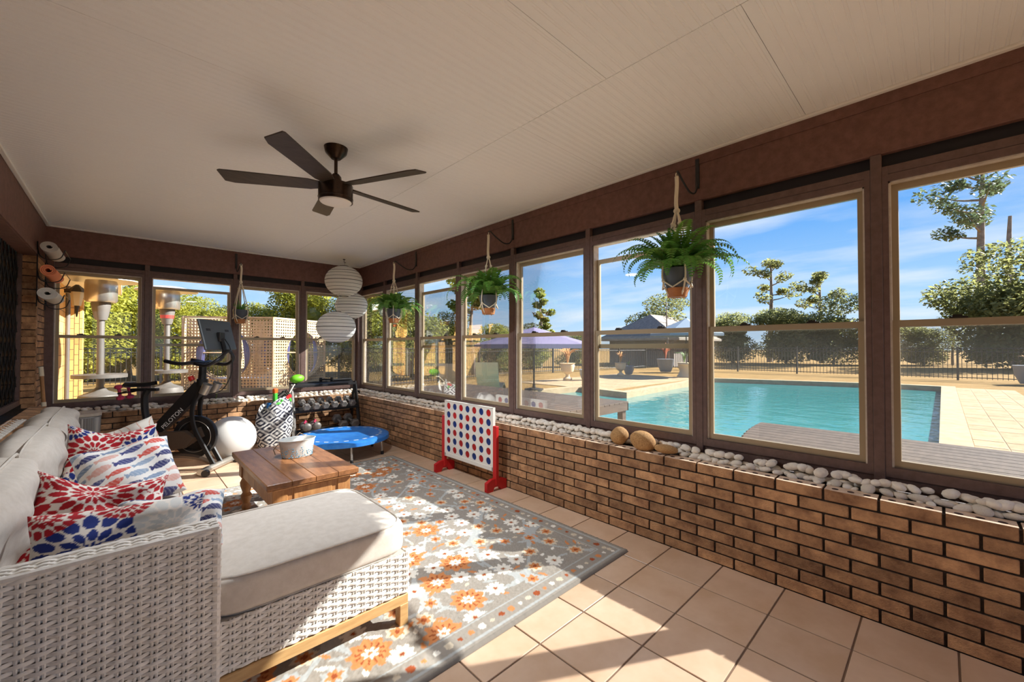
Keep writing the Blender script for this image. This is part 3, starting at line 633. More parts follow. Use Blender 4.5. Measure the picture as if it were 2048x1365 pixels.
# cane cabana
M_cane = mat('woven_cane', lin(206, 176, 134), .7, var=lin(184, 152, 112), vscale=5); M_curt = mat('lilac_curtain', lin(150, 150, 190), .8, trans=.2)
cab = thing('cane_cabana', 'woven cane cabana with round openings and lilac curtains', 'cabana', (3.63, 15.5, G))
def cane_face(ax, ay, bx, by, h, hole):
    Ln = math.hypot(bx-ax, by-ay); ux, uy = (bx-ax)/Ln, (by-ay)/Ln; p = .10; nx, nz = int(Ln/p), int(h/p); mb = MB(); a = math.atan2(uy, ux); M = T(ax, ay, 0, 0, 0, a)
    for i in range(nx):
        for j in range(nz):
            u, z = (i+.5)*p, (j+.5)*p
            if math.hypot(u-Ln*.55, z-1.12) < hole: continue
            o_, q_ = p/2, p*.37; k = len(mb.v)
            for yy in (-.008, .008): mb.v += [tuple(M @ Vector(v)) for v in ((u-o_, yy, z-o_), (u+o_, yy, z-o_), (u+o_, yy, z+o_), (u-o_, yy, z+o_), (u, yy, z-q_), (u+q_, yy, z), (u, yy, z+q_), (u-q_, yy, z))]
            for s_ in (0, 8): mb.f += [[k+s_+x for x in f] for f in ((0, 1, 5, 4), (1, 2, 6, 5), (2, 3, 7, 6), (3, 0, 4, 7))]; mb.mi += [0]*4
    o = part('cane_panel', mb, M_cane, cab, 0)
    part('panel_frame', MB().bb(-.03, .03, -.03, .03, 0, h+.02, M).bb(Ln-.03, Ln+.03, -.03, .03, 0, h+.02, M).bb(0, Ln, -.03, .03, h-.03, h+.03, M).bb(0, Ln, -.03, .03, h*.5-.015, h*.5+.015, M).tube([(Ln*.55+hole*math.cos(q*PI/18), 0, 1.12+hole*math.sin(q*PI/18)) for q in range(36)], .02, 6, True, M), M_cane, o, 0)
    for sd_ in (-1, 1):
        cu = MB(); cu.surf(lambda a_, b_: tuple(M @ Vector((Ln*.55+sd_*(hole*(.97-.5*(.25+b_*.2)*abs(math.sin(PI*min(1, a_*1.15)))*(b_)))*math.sqrt(max(.02, 1-((a_-.5)*2)**2*.9)), .05+.03*math.sin(b_*22), 1.12+hole*(1-2*a_)))), 14, 24)
        part('curtain', cu, M_curt, o)
cane_face(0, 0, -2.24, 1.5, 2.35, .82); cane_face(0, 0, 2.14, 1.4, 2.35, .82); cane_face(-2.24, 1.5, -.1, 2.9, 2.35, .82); cane_face(2.14, 1.4, -.1, 2.9, 2.35, .82)
part('floor_pad', MB().add([(0, .1, .02), (2.0, 1.4, .02), (-.1, 2.8, .02), (-2.1, 1.5, .02), (0, .1, .3), (2.0, 1.4, .3), (-.1, 2.8, .3), (-2.1, 1.5, .3)], [(4, 5, 6, 7), (0, 1, 5, 4), (1, 2, 6, 5), (2, 3, 7, 6), (3, 0, 4, 7)]), mat('grey_pad', lin(150, 146, 150), .9), cab, 0)
# stone terrace on the end side
tr_ = struct('terrace', 'stone terrace under the patio heaters and cabana'); part('slab', MB().bb(-.8, 3.0, 6.75, 10.5, -.2, -.1), M_coping, tr_, 0)

# ------------------------------------------------------------------ sofa, pillows, table, rug
M_wick = mat('white_wicker', lin(242, 236, 228), .6, var=lin(226, 218, 206), vscale=25)
M_wback = mat('wicker_backing', lin(196, 186, 174), .9)  # solid backing, darker than the strands, seen through the weave
M_oak = mat('light_oak', lin(206, 166, 112), .5, var=lin(186, 144, 92), vscale=7, stretch=(1, 8, 8))
M_cush = mat('oatmeal_fabric', lin(214, 204, 192), .95, var=lin(204, 193, 180), vscale=30, bump=.12, bscale=500)
def wicker(w, h, M, pitch=.040, row=.0125):
    """woven panel: u along x (0..w), z up (0..h), outward = -y"""
    mb = MB(); n = int(w/pitch*4); rows = int(h/row)
    for r in range(rows):
        z = (r+.5)*h/rows
        pts = [(w*i/n, -.0055*math.cos(PI*(w*i/n)/pitch+PI*(r % 2)), z+.001*math.sin(i*1.7+r)) for i in range(n+1)]
        mb.tube(pts, .0062, 5, M=M, flat=.6)
    for k in range(int(w/pitch)+1):
        for s in (-.006, .006):
            u = min(w, max(0, k*pitch+s)); mb.tube([(u, 0, 0), (u, 0, h)], .0042, 5, M=M)
    return mb
def cushion(lx, ly, lz, M=None, n=7, puff=.02, wr=0, seed=0):
    bm = bmesh.new(); bmesh.ops.create_cube(bm, size=2); bmesh.ops.subdivide_edges(bm, edges=bm.edges[:], cuts=17, use_grid_fill=True); rr = random.Random(seed); ph = [rr.uniform(0, 6) for _ in range(6)]
    for v in bm.verts:
        x, y, z = v.co; k = (abs(x)**n+abs(y)**n+abs(z)**n)**(-1/n); x, y, z = x*k, y*k, z*k
        q = max(0, 1-x*x)*max(0, 1-y*y); zz = z*lz/2+math.copysign(puff*q, z)*abs(z)
        if wr: zz += wr*z*(math.sin(x*7+ph[0]+y*2)*math.sin(y*5+ph[1])+.6*math.sin(x*3+y*9+ph[2])+.4*math.sin(13*x+4*y+ph[3])); x += wr*.8/lx*math.sin(y*4+ph[4]); y += wr*.8/ly*math.sin(x*5+ph[5])
        v.co = (x*lx/2, y*ly/2, zz)
    return MB().bm(bm, M)
def piping(lx, ly, z, M=None, r=.004, k=.97):
    pts = []
    for i in range(64):
        a = 2*PI*i/64; c, s = math.cos(a), math.sin(a); q = (abs(c)**7+abs(s)**7)**(-1/7); pts.append((c*q*lx/2*k, s*q*ly/2*k, z))
    return MB().tube(pts, r, 5, True, M)
sofa = thing('sectional_sofa', 'white wicker sectional sofa with oatmeal cushions and a long chaise', 'sofa', (0, 0, 0))
def wpanel(name, w, h, M, core):
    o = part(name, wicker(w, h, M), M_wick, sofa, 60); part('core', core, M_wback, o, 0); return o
arm = wpanel('arm', .85, .60, T(-.60, 1.748, .075), MB().bb(-.60, .243, 1.755, 1.835, .06, .665))
part('arm_end', wicker(.09, .60, T(.247, 1.748, .075, 0, 0, PI/2), .03), M_wick, arm, 60)
part('arm_top', wicker(.85, .10, T(-.60, 1.748, .678, R(-90), 0, 0)), M_wick, arm, 60)
part('arm_inner', wicker(.80, .25, T(.247, 1.84, .43, 0, 0, PI)), M_wick, arm, 60)
for yy in (1.755, 1.835): part('arm_edge', MB().tube([(-.60, yy, .676), (.247, yy, .676)], .012, 8), M_wick, arm)
part('arm_edge', MB().tube([(.243, 1.752, .07), (.243, 1.752, .676)], .012, 8), M_wick, arm)
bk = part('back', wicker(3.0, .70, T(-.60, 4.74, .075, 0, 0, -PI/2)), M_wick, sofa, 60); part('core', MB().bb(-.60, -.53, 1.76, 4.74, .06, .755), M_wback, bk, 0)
part('back_top', wicker(3.0, .08, T(-.605, 4.74, .765, R(-90), 0, -PI/2)), M_wick, bk, 60)
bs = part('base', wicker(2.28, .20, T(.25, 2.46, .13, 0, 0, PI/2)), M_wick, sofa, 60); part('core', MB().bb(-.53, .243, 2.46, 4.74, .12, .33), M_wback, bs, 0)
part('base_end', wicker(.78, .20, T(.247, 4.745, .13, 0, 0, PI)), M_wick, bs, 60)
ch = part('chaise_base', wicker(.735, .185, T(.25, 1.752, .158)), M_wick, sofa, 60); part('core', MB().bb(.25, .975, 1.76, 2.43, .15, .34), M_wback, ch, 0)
part('chaise_end', wicker(.68, .185, T(.984, 1.752, .158, 0, 0, PI/2)), M_wick, ch, 60); part('chaise_far_side', wicker(.735, .185, T(.984, 2.436, .158, 0, 0, PI)), M_wick, ch, 60)
fr = part('chaise_frame', MB().bb(.25, .985, 1.748, 1.79, .105, .152, b=.003).bb(.945, .985, 1.79, 2.40, .105, .152, b=.003).bb(.25, .985, 2.40, 2.44, .105, .152, b=.003), M_oak, sofa, 30)
for x, y in ((.962, 1.768), (.962, 2.42), (.28, 1.768), (.28, 2.42)): part('leg', MB().bb(x-.022, x+.022, y-.022, y+.022, .0, .11, b=.003), M_oak, sofa, 30)
for x, y in ((-.57, 1.79), (.22, 1.79), (-.57, 4.70), (.22, 4.70)): part('leg', MB().bb(x-.022, x+.022, y-.022, y+.022, .0, .12, b=.003), M_oak, sofa, 30)
c = part('chaise_cushion', cushion(.78, .70, .145, T(.605, 2.10, .412), 9, .014), M_cush, sofa, 60); part('piping', piping(.78, .70, .068, T(.605, 2.10, .412)), M_cush, c); part('piping', piping(.78, .70, -.066, T(.605, 2.10, .412)), M_cush, c)
for k, (y0, y1) in enumerate(((1.86, 2.80), (2.81, 3.75), (3.76, 4.70))):
    c = part('seat_cushion', cushion(.78, y1-y0, .15, T(-.135, (y0+y1)/2, .405), 9, .014), M_cush, sofa, 60); part('piping', piping(.78, y1-y0, .07, T(-.135, (y0+y1)/2, .405)), M_cush, c)
    M_ = T(-.38, (y0+y1)/2, .64, R(0), R(-76), 0); c = part('back_cushion', cushion(.46, y1-y0+.02, .2, M_, 4.2, .035, .012, k), M_cush, sofa, 60); part('piping', piping(.46, y1-y0+.02, .0, M_, .006, 1.0), M_cush, c)

# throw pillows: printed cloth is a per-vertex pattern
def petal_print(u, v, flowers, bg):
    col = np.empty(u.shape+(3,)); col[:] = bg; best = np.full(u.shape, 9.)
    for (cx, cy, sc, c1, c2, n, ph) in flowers:
        dx, dy = u-cx, v-cy; r = np.hypot(dx, dy)/sc; a = np.arctan2(dy, dx)+ph; own = r < best; best = np.where(own, r, best)
        tmp = np.empty_like(col); tmp[:] = bg
        edges = [0, .22, .62, 1.15, 1.9, 2.9, 4.2]
        for k in range(6):
            t = (r-edges[k])/(edges[k+1]-edges[k]); nn = n+4*k; w = ((a*nn/(2*PI)+.5*(k % 2)) % 1)-.5
            ins = (t > 0.04) & (t < .98) & (np.abs(w) < .44*np.sin(PI*np.clip(t, 0, 1)**.75)**.8)
            tmp[ins] = c1 if k % 3 != 1 else c2
        col[own] = tmp[own]
    return col
def fish_print(u, v, bg):
    col = np.empty(u.shape+(3,)); col[:] = bg; cols = [lin(60, 62, 112), lin(150, 168, 190), lin(214, 92, 78), lin(70, 74, 128), lin(226, 176, 162), lin(128, 146, 172)]; ru = u*.9+v*.25; rv = v-u*.25
    for j in range(9):
        for i in range(6):
            cx, cy = -1.2+i*.5+.25*(j % 2), -1.1+j*.27; dx, dy = (ru-cx)/.2, (rv-cy)/.085; body = (dx**2+dy**2*np.clip(1+.35*dx, .6, 2) < 1); tail = (dx < -.8) & (dx > -1.35) & (np.abs(dy) < (-.75-dx)*1.6)
            c = np.array(cols[(i*5+j*7) % 6][:3]); m = body | tail; col[m] = c; st = body & ((np.sin(dx*16+dy*3) > .75) | (np.abs(dx-.62) < .06)); col[st] = c*.7+.25
    return col
def coral_print(u, v, bg):
    col = np.empty(u.shape+(3,)); col[:] = bg
    for k in range(9):
        a = -1.4+k*.35; w = v+.9; x0 = .15*np.sin(k)+a*w*.5+.1*np.sin(w*6+k); col[(np.abs(u-x0) < .018)] = lin(214, 170, 150)[:3]
    return col
def set_colors(me, cols):
    at = me.color_attributes.new('print', 'FLOAT_COLOR', 'POINT'); full = np.ones((len(me.vertices), 4), np.float32); full[:, :3] = cols; at.data.foreach_set('color', full.ravel())
M_print = mat('printed_cloth', (1, 1, 1, 1), .9, attr='print', bump=.1, bscale=400)
RED, BLU, PALE, CRM = lin(176, 22, 34)[:3], lin(28, 48, 124)[:3], lin(226, 224, 218)[:3], lin(238, 228, 216)[:3]
def throw_pillow(label, w, h, th, M, fn, N_=100, sag=0, group='throw pillows on the sofa'):
    g = np.linspace(-1, 1, N_+1); U, V = np.meshgrid(g, g, indexing='ij'); tk = np.sqrt(np.clip((1-U**4)*(1-V**4), 0, 1))*th/2
    wob = .012*np.sin(U*5+V*3)+.008*np.sin(V*9-U*4)
    X = U*w/2*(1-.07*(1-V**2)*np.abs(U)**3); Z = V*h/2*(1-.07*(1-U**2)*np.abs(V)**3)-sag*(1-U**2)*(V > 0)*V
    Pf = np.stack([X, -tk+wob, Z], -1).reshape(-1, 3); Pb = np.stack([X, tk+wob, Z], -1).reshape(-1, 3); n1 = N_+1; idx = np.arange(n1*n1).reshape(n1, n1)
    q = np.stack([idx[:-1, :-1], idx[1:, :-1], idx[1:, 1:], idx[:-1, 1:]], -1).reshape(-1, 4); fs = np.concatenate([q, q[:, ::-1]+n1*n1])
    me = bpy.data.meshes.new('throw_pillow'); me.from_pydata(np.concatenate([Pf, Pb]).tolist(), [], fs.tolist()); me.materials.append(M_print)
    c = fn(U, V).reshape(-1, 3); set_colors(me, np.concatenate([c, c])); me.shade_smooth()
    o = link('throw_pillow', me); o.matrix_world = M; tag(o, label, 'pillow', group); return o
f1 = [(-.85, .95, .4, RED, RED, 9, 0), (.0, 1.0, .3, RED, RED, 9, .3), (-.3, .2, .6, BLU, BLU, 8, .5), (.6, .4, .55, np.array(PALE)*.92, np.array(PALE)*.8, 10, 0), (-.9, -.7, .5, RED, BLU, 9, 0), (.5, -.8, .5, BLU, RED, 9, 1), (.95, .8, .3, BLU, BLU, 8, 0)]
f2 = [(-.2, .55, .55, RED, RED, 10, 0), (.55, -.1, .5, RED, RED, 9, .4), (-.8, -.6, .5, RED, RED, 9, 1), (.2, -.9, .45, BLU, BLU, 9, 0), (.95, .9, .4, RED, RED, 9, 0), (-.95, .95, .35, RED, RED, 9, 0)]
f3 = [(-.4, .1, .6, RED, RED, 10, 0), (.6, .1, .45, BLU, BLU, 9, .4), (.2, .9, .4, RED, RED, 9, 0), (-.9, .9, .35, BLU, RED, 9, 0), (-.6, -.9, .45, BLU, BLU, 9, 0), (.7, -.8, .4, RED, RED, 9, 0)]
throw_pillow('red and blue petal pillow leaning on the wicker arm, nearest', .46, .32, .15, T(-.0, 1.975, .60, R(-16), R(3), R(-3)), lambda u, v: petal_print(u, v, f1, CRM))
throw_pillow('white and red petal pillow slumped behind the nearest pillow', .42, .36, .15, T(-.07, 2.40, .615, R(-28), R(14), R(6)), lambda u, v: petal_print(u, v, f2, CRM), sag=.05)
throw_pillow('white pillow printed with small fish, in the middle of the sofa', .40, .38, .15, T(.03, 3.0, .63, R(-45), R(-8), R(8)), lambda u, v: fish_print(u, v, np.array(lin(238, 234, 228)[:3])))
throw_pillow('red and blue petal pillow behind the fish pillow', .40, .40, .15, T(-.05, 3.45, .655, R(-22), R(6), R(4)), lambda u, v: petal_print(u, v, f3, CRM), sag=.05)
throw_pillow('white coral-print pillow at the far end of the sofa', .34, .34, .13, T(.04, 3.78, .62, R(-20), R(-20), R(0)), lambda u, v: coral_print(u, v, np.array(lin(232, 224, 212)[:3])))
throw_pillow('fish-print pillow tucked behind the arm on the chaise', .36, .30, .13, T(.15, 2.19, .565, R(-50), R(0), R(-8)), lambda u, v: fish_print(u, v, np.array(lin(238, 234, 228)[:3])), 80)

# coffee table
M_pine = mat('antique_pine', lin(154, 104, 66), .3, var=lin(112, 72, 44), vscale=5, stretch=(6, 1, 6), bump=.1, bscale=30, detail=7)
M_pine2 = mat('antique_pine_legs', lin(188, 138, 86), .45, var=lin(150, 98, 56), vscale=6, stretch=(4, 4, 1))
tb = thing('coffee_table', 'worn pine coffee table with turned legs', 'table', (.925, 3.40, .013))
for k in range(4): part('plank', MB().box((-.2145+k*.143, 0, .432), (.1425, 1.11, .036), b=.0035), M_pine, tb, 30)
part('edge_moulding', MB().bb(-.28, .28, -.548, .548, .402, .414, b=.004), M_pine2, tb, 30)
part('apron', MB().bb(-.235, .235, -.50, -.475, .27, .404).bb(-.235, .235, .475, .50, .27, .404).bb(-.235, -.21, -.5, .5, .27, .404).bb(.21, .235, -.5, .5, .27, .404), M_pine2, tb, 0)
part('drawer', MB().bb(-.12, .12, -.507, -.497, .285, .39, b=.003), M_pine2, tb, 30)
lp = [(.030, 0), (.034, .03), (.024, .05), (.036, .08), (.040, .11), (.026, .135), (.03, .15), (.043, .19), (.045, .215), (.032, .245), (.034, .262)]
for x in (-.2, .2):
    for y in (-.465, .465):
        l_ = part('leg', MB().lathe(lp, 20, (x, y, 0)), M_pine2, tb); part('leg_block', MB().box((x, y, .333), (.088, .088, .142), b=.004), M_pine2, l_, 30)
M_galv = mat('white_enamel_tin', lin(216, 212, 202), .45, .1, var=lin(196, 200, 200), vscale=20)
bu = thing('oval_tin_bucket', 'white oval tin bucket with blue speckles, on the coffee table', 'bucket', (.985, 3.47, .464))
part('shell', MB().lathe([(.088, 0), (.092, .005), (.112, .13), (.117, .134), (.112, .137), (.106, .13), (.086, .012), (.0, .01)], 36, sx=1.15, sy=.85), M_galv, bu)
sp_ = MB(); rr = random.Random(5)
for k in range(150):
    a = rr.uniform(-2.9, .2); z = .005+.075*rr.random()**1.8; r_ = .0925+.0195*z/.13; sp_.ball((math.cos(a)*r_*1.15, math.sin(a)*r_*.85, z), rr.uniform(.0018, .0042), 5, 4)
o = part('speckle', sp_, mat('blue_speckle', lin(96, 150, 176), .6), bu); o['kind'] = 'stuff'
part('handle', MB().tube([(-.134, 0, .11), (-.165, -.01, .075), (-.155, -.02, .04)], .004, 6), mat('wire', lin(120, 100, 80), .4, .6), bu); part('handle', MB().tube([(.02, .1, .132), (.05, .11, .155), (.085, .09, .132)], .004, 6), MATS['wire'], bu)

# rug: woven pattern per vertex on a piled surface
RX0, RX1, RY0, RY1 = -.08, 2.36, 1.40, 4.56
nx, ny = 330, 430
gx, gy = np.linspace(RX0, RX1, nx+1), np.linspace(RY0, RY1, ny+1); X_, Y_ = np.meshgrid(gx, gy, indexing='ij')
GREY, LG, ORG, RST, WHT, SND = [np.array(lin(*c)[:3]) for c in ((158, 150, 140), (180, 182, 180), (208, 138, 88), (158, 82, 50), (238, 232, 220), (212, 198, 176))]
C_ = np.empty(X_.shape+(3,)); C_[:] = GREY; r2 = np.random.RandomState(11)
C_ += (r2.rand(*X_.shape)[..., None]-.5)*.06
vine = np.abs(np.sin(X_*7+1.5*np.sin(Y_*4.2)))*np.abs(np.cos(Y_*6+1.2*np.sin(X_*5))); C_[vine < .07] = LG
def spots(n, dmin, seed):
    q = np.random.RandomState(seed); out = []
    for _ in range(6000):
        p = (q.uniform(RX0, RX1), q.uniform(RY0+.16, RY1-.12))
        if all(math.hypot(p[0]-o[0], p[1]-o[1]) > dmin for o in out): out.append(p)
        if len(out) >= n: break
    return out
def paint(mask, c): C_[mask] = c
def polar(cx, cy): return np.hypot(X_-cx, Y_-cy), np.arctan2(Y_-cy, X_-cx)
for k, (x, y) in enumerate(spots(640, .055, 4)):      # leaves
    a = k*2.4; dx, dy = X_-x, Y_-y; u_ = dx*math.cos(a)+dy*math.sin(a); v_ = -dx*math.sin(a)+dy*math.cos(a); s_ = .02+.012*(k % 3)
    paint((np.abs(u_) < s_) & (np.abs(v_) < .010*(1-(u_/s_)**2)+.001), (WHT, ORG, WHT, SND, ORG, LG)[k % 6])
for k, (x, y) in enumerate(spots(300, .125, 9)):
    r_, a_ = polar(x, y); t_ = k % 9
    if t_ == 0:
        paint(r_ < .088+.012*np.cos(9*a_), ORG); paint((r_ < .065) & (np.cos(12*a_) > .5) & (r_ > .04), RST); paint(r_ < .03+.008*np.cos(7*a_), WHT); paint(r_ < .010, ORG)
    elif t_ in (1, 3, 5, 7):
        paint(r_ < .036+.024*np.abs(np.cos(4.5*a_)), WHT); paint(r_ < .018, SND); paint(r_ < .011, RST)
    else:
        paint(r_ < .05+.007*np.cos(8*a_), SND if t_ % 4 else LG); paint(r_ < .031+.007*np.cos(6*a_), ORG); paint(r_ < .013, RST)
bd = np.minimum(np.minimum(X_-RX0, RX1-X_), np.minimum(Y_-RY0, RY1-Y_))
paint(bd < .15, GREY*1.02); b1 = (bd < .135) & (bd > .045)
for k in range(400):
    s_ = k*.062; 
    for (x, y) in ((RX0+s_, RY0+.09), (RX0+s_, RY1-.09), (RX1-.09, RY0+s_)):
        if not (RX0+.06 < x < RX1-.06 and RY0+.06 < y < RY1-.06): continue
        m_ = (np.hypot((X_-x), (Y_-y)) < (.02, .012, .016)[k % 3]); paint(m_, (ORG, WHT, SND, RST)[k % 4])
paint((np.abs(bd-.14) < .006) | (np.abs(bd-.04) < .006), LG); paint(bd < .018, GREY*.8)
Z_ = .011+.0035*r2.rand(*X_.shape); Z_[bd < .004] = .001
me = bpy.data.meshes.new('rug'); V_ = np.stack([X_, Y_, Z_], -1).reshape(-1, 3); i_ = np.arange((nx+1)*(ny+1)).reshape(nx+1, ny+1)
q_ = np.stack([i_[:-1, :-1], i_[1:, :-1], i_[1:, 1:], i_[:-1, 1:]], -1).reshape(-1, 4)
me.from_pydata(V_.tolist(), [], q_.tolist()); me.materials.append(mat('wool_pile', (1, 1, 1, 1), 1, attr='print', spec=.1)); set_colors(me, np.clip(C_, 0.005, 1).reshape(-1, 3)); me.shade_smooth()
o = link('rug', me); tag(o, 'grey floral rug with orange and white flowers under the sofa and table', 'rug')
# ------------------------------------------------------------------ ceiling fan
M_bronze = mat('dark_bronze', lin(52, 40, 34), .32, .7, var=lin(72, 54, 42), vscale=30); M_blade = mat('espresso_blade', lin(74, 62, 52), .45, .1, var=lin(60, 50, 42), vscale=6, stretch=(1, 8, 8)); M_opal = mat('opal_glass', lin(240, 234, 228), .4)
fan = thing('ceiling_fan', 'bronze five-blade ceiling fan with a round opal light', 'fan', (1.0, 2.74, 2.26))
part('canopy', MB().lathe([(.015, .29), (.03, .292), (.066, .33), (.074, .366)], 28), M_bronze, fan); part('downrod', MB().cyl((0, 0, .15), (0, 0, .30), .011), M_bronze, fan)
hs_ = part('motor_housing', MB().lathe([(.02, .19), (.034, .172), (.037, .14), (.06, .132), (.105, .118), (.106, .034), (.108, .032), (.108, .028), (.106, .026), (.106, .008), (.0, .008)], 36), M_bronze, fan)
part('light_diffuser', MB().lathe([(.0, -.012), (.06, -.009), (.092, .0), (.1, .010), (.1, .012)], 36), M_opal, hs_)
bl = [(.07, -.03), (.16, -.056), (.60, -.066), (.65, -.052), (.66, .05), (.645, .058), (.16, .052), (.07, .03)]
for k in range(5):
    a = R(-136+72*k); M_ = Euler((0, 0, a)).to_matrix().to_4x4() @ T(0, 0, .112, R(13))
    mb = MB(); mb.add([(x, y, -.003) for x, y in bl]+[(x, y, .004) for x, y in bl], [list(range(8))[::-1], [8+i for i in range(8)]]+[(i, (i+1) % 8, 8+(i+1) % 8, 8+i) for i in range(8)], M_); b_ = part('blade', mb, M_blade, fan, 30)
    part('blade_iron', MB().bb(.06, .17, -.022, .022, .0045, .011, M_), M_bronze, b_, 0)
ld_ = bpy.data.lights.new('fan_light', 'AREA'); ld_.shape = 'DISK'; ld_.size = .18; ld_.energy = FAN_W; ld_.color = (.88, .94, 1); lo_ = bpy.data.objects.new('fan_light', ld_); COL.objects.link(lo_); lo_.parent = fan; lo_.location = (0, 0, -.014)

# ------------------------------------------------------------------ paper lanterns
M_paper = mat('white_rice_paper', lin(252, 250, 246), .9, trans=.5); M_wire = mat('black_wire', lin(40, 38, 38), .5); M_cordw = mat('white_cord', lin(220, 214, 204), .7)
hk = MB().tube(spline([(2.37, 6.14, ZC), (2.37, 6.14, 2.585), (2.378, 6.13, 2.568), (2.386, 6.12, 2.58)], 4), .004, 6).lathe([(.018, -.008), (.018, 0)], 12, (2.37, 6.14, ZC)); o = hk.build('ceiling_hook', M_wire); tag(o, 'small black ceiling hook holding the paper lanterns', 'hook')
for x, y, z, r, top, lb in ((2.295, 5.95, 2.265, .255, 2.572, 'white paper lantern with black ribs, uppermost of three'), (2.53, 6.25, 1.95, .235, 2.572, 'white paper lantern with black ribs, middle of three'), (2.10, 5.70, 1.585, .25, 2.572, 'white paper lantern with black ribs, lowest of three')):
    la = thing('paper_lantern', lb, 'lantern', (x, y, z)); sh_ = MB(); prof = [(max(.05, r*math.cos(t)), r*.86*math.sin(t)) for t in [R(-79+158*i/24) for i in range(25)]]
    sh_.lathe(prof[1:-1], 40); sh_.f = [f for f in sh_.f if len(f) == 4]; sh_.mi = [0]*len(sh_.f); pp = part('paper_shade', sh_, M_paper, la, 60)
    rb = MB()
    for i in range(2, 23, 2): rb.tube([(prof[i][0]*1.003*math.cos(q*PI/20), prof[i][0]*1.003*math.sin(q*PI/20), prof[i][1]) for q in range(40)], .0022 if i % 6 else .004, 4, True)
    part('wire_rib', rb, M_wire, la); part('opening_ring', MB().tube([(.06*math.cos(q*PI/10), .06*math.sin(q*PI/10), r*.85) for q in range(20)], .004, 5, True).tube([(.06*math.cos(q*PI/10), .06*math.sin(q*PI/10), -r*.85) for q in range(20)], .004, 5, True), M_wire, la)
    part('hanging_cord', MB().tube([(0, 0, r*.85), ((2.37-x)*.5, (6.14-y)*.5, (2.572-z)*.6), (2.378-x, 6.13-y, 2.572-z)], .0025, 5), M_cordw, la)

# ------------------------------------------------------------------ hanging ferns on wall hooks
M_fern = mat('fern_green', lin(104, 164, 66), .5, var=lin(72, 130, 46), vscale=9, trans=.3); M_fern2 = mat('fern_light_green', lin(116, 162, 66), .5, var=lin(80, 132, 46), vscale=9, trans=.3); M_rachis = mat('fern_stem', lin(96, 110, 48), .6)
M_rope = mat('cotton_rope', lin(232, 218, 192), .9, bump=.5, bscale=150); M_slate = mat('slate_grey_pot', lin(78, 84, 92), .5); M_terra = mat('tan_wood_base', lin(190, 126, 74), .6, var=lin(166, 104, 58), vscale=9)
def frond_mesh(L_, droop, m, seed):
    rr = random.Random(seed); mb = MB(); n = 24; pts = []; p = Vector((0, 0, 0)); ang = R(62)
    for i in range(n+1):
        pts.append(p.copy()); st_ = L_/n; p = p+Vector((math.cos(ang)*st_, 0, math.sin(ang)*st_)); ang -= droop/n*(1.6*(i/n)+.3)
    mb.cur = 1; mb.tube(pts, [.0028*(1-.8*i/n) for i in range(n+1)], 4); mb.cur = 0
    for i in range(3, n):
        t = i/n; d = (pts[i+1]-pts[i-1]).normalized(); up_ = Vector((-d.z, 0, d.x)); w = .058*math.sin(PI*min(1, .12+t*.88)**.7)**.8+.004
        for s in (-1, 1):
            side = Vector((0, s, 0)); tip = pts[i]+side*w+d*w*.35-up_*w*.2+Vector((0, 0, rr.uniform(-.004, .004))); hw = d*.0045
            k = len(mb.v); mb.v += [tuple(pts[i]-hw*.6), tuple(pts[i]+hw*.8), tuple(pts[i]+side*w*.6+d*w*.3+hw-up_*w*.03), tuple(tip), tuple(pts[i]+side*w*.5+d*w*.05-hw-up_*w*.03)]; mb.f.append([k, k+1, k+2, k+3, k+4]); mb.mi.append(0)
    return mb.mesh('frond', [m, M_rachis], 0)
FR = [frond_mesh(.46, 2.2, M_fern, 1), frond_mesh(.38, 2.6, M_fern, 2), frond_mesh(.42, 1.7, M_fern2, 3), frond_mesh(.30, 1.3, M_fern, 4), frond_mesh(.50, 2.9, M_fern2, 5)]
def macrame(o, pot_r, top):
    """cotton hanger from the hook (z = top) to the pot (z about 0)"""
    rp = MB(); rp.tube(spline([(0, 0, top), (.006, 0, top-.05), (0, .004, top-.16), (0, 0, top-.21)], 4), [.012]*13, 8)
    rp.ball((0, 0, top-.215), .02, 10, 6); rp.tube([(.012*math.cos(q*PI/8), 0, top+.008+.012*math.sin(q*PI/8)) for q in range(16)], .004, 5, True)
    for k in range(4):
        a = PI/4+k*PI/2; c_, s_ = math.cos(a), math.sin(a); rp.tube(spline([(0, 0, top-.20), (c_*.03, s_*.03, top-.30), (c_*pot_r*1.05, s_*pot_r*1.05, .09), (c_*pot_r, s_*pot_r, -.02), (c_*pot_r*.5, s_*pot_r*.5, -.105)], 5), .0052, 6)
        rp.ball((c_*.03, s_*.03, top-.30), .0115, 8, 5); rp.ball((c_*pot_r*1.03, s_*pot_r*1.03, .0), .011, 8, 5)
    for k in range(8):
        a = k*PI/4; b_ = a+PI/4; rp.tube([(pot_r*1.02*math.cos(a), pot_r*1.02*math.sin(a), .0 if k % 2 else -.045), (pot_r*1.02*math.cos(b_), pot_r*1.02*math.sin(b_), -.045 if k % 2 else .0)], .0045, 5)
    part('macrame_rope', rp, M_rope, o)
def hook(y, lb, far=None):
    h_ = MB(); h_.bb(-.012, 0, -.012, .012, -.015, .185); h_.tube(spline([(-.006, 0, .17), (-.01, 0, .02), (-.05, 0, -.055), (-.13, 0, -.07), (-.23, 0, -.03), (-.30, 0, .01), (-.32, 0, -.002), (-.325, 0, -.02)], 5), .0062, 7)
    o = h_.build('wall_hook', M_wire); o.location = (XB-.0005, y, 2.40) if far is None else (far, YB-.0005, 2.40)
    if far is not None: o.rotation_euler = (0, 0, PI/2)
    tag(o, lb, 'hook'); return o
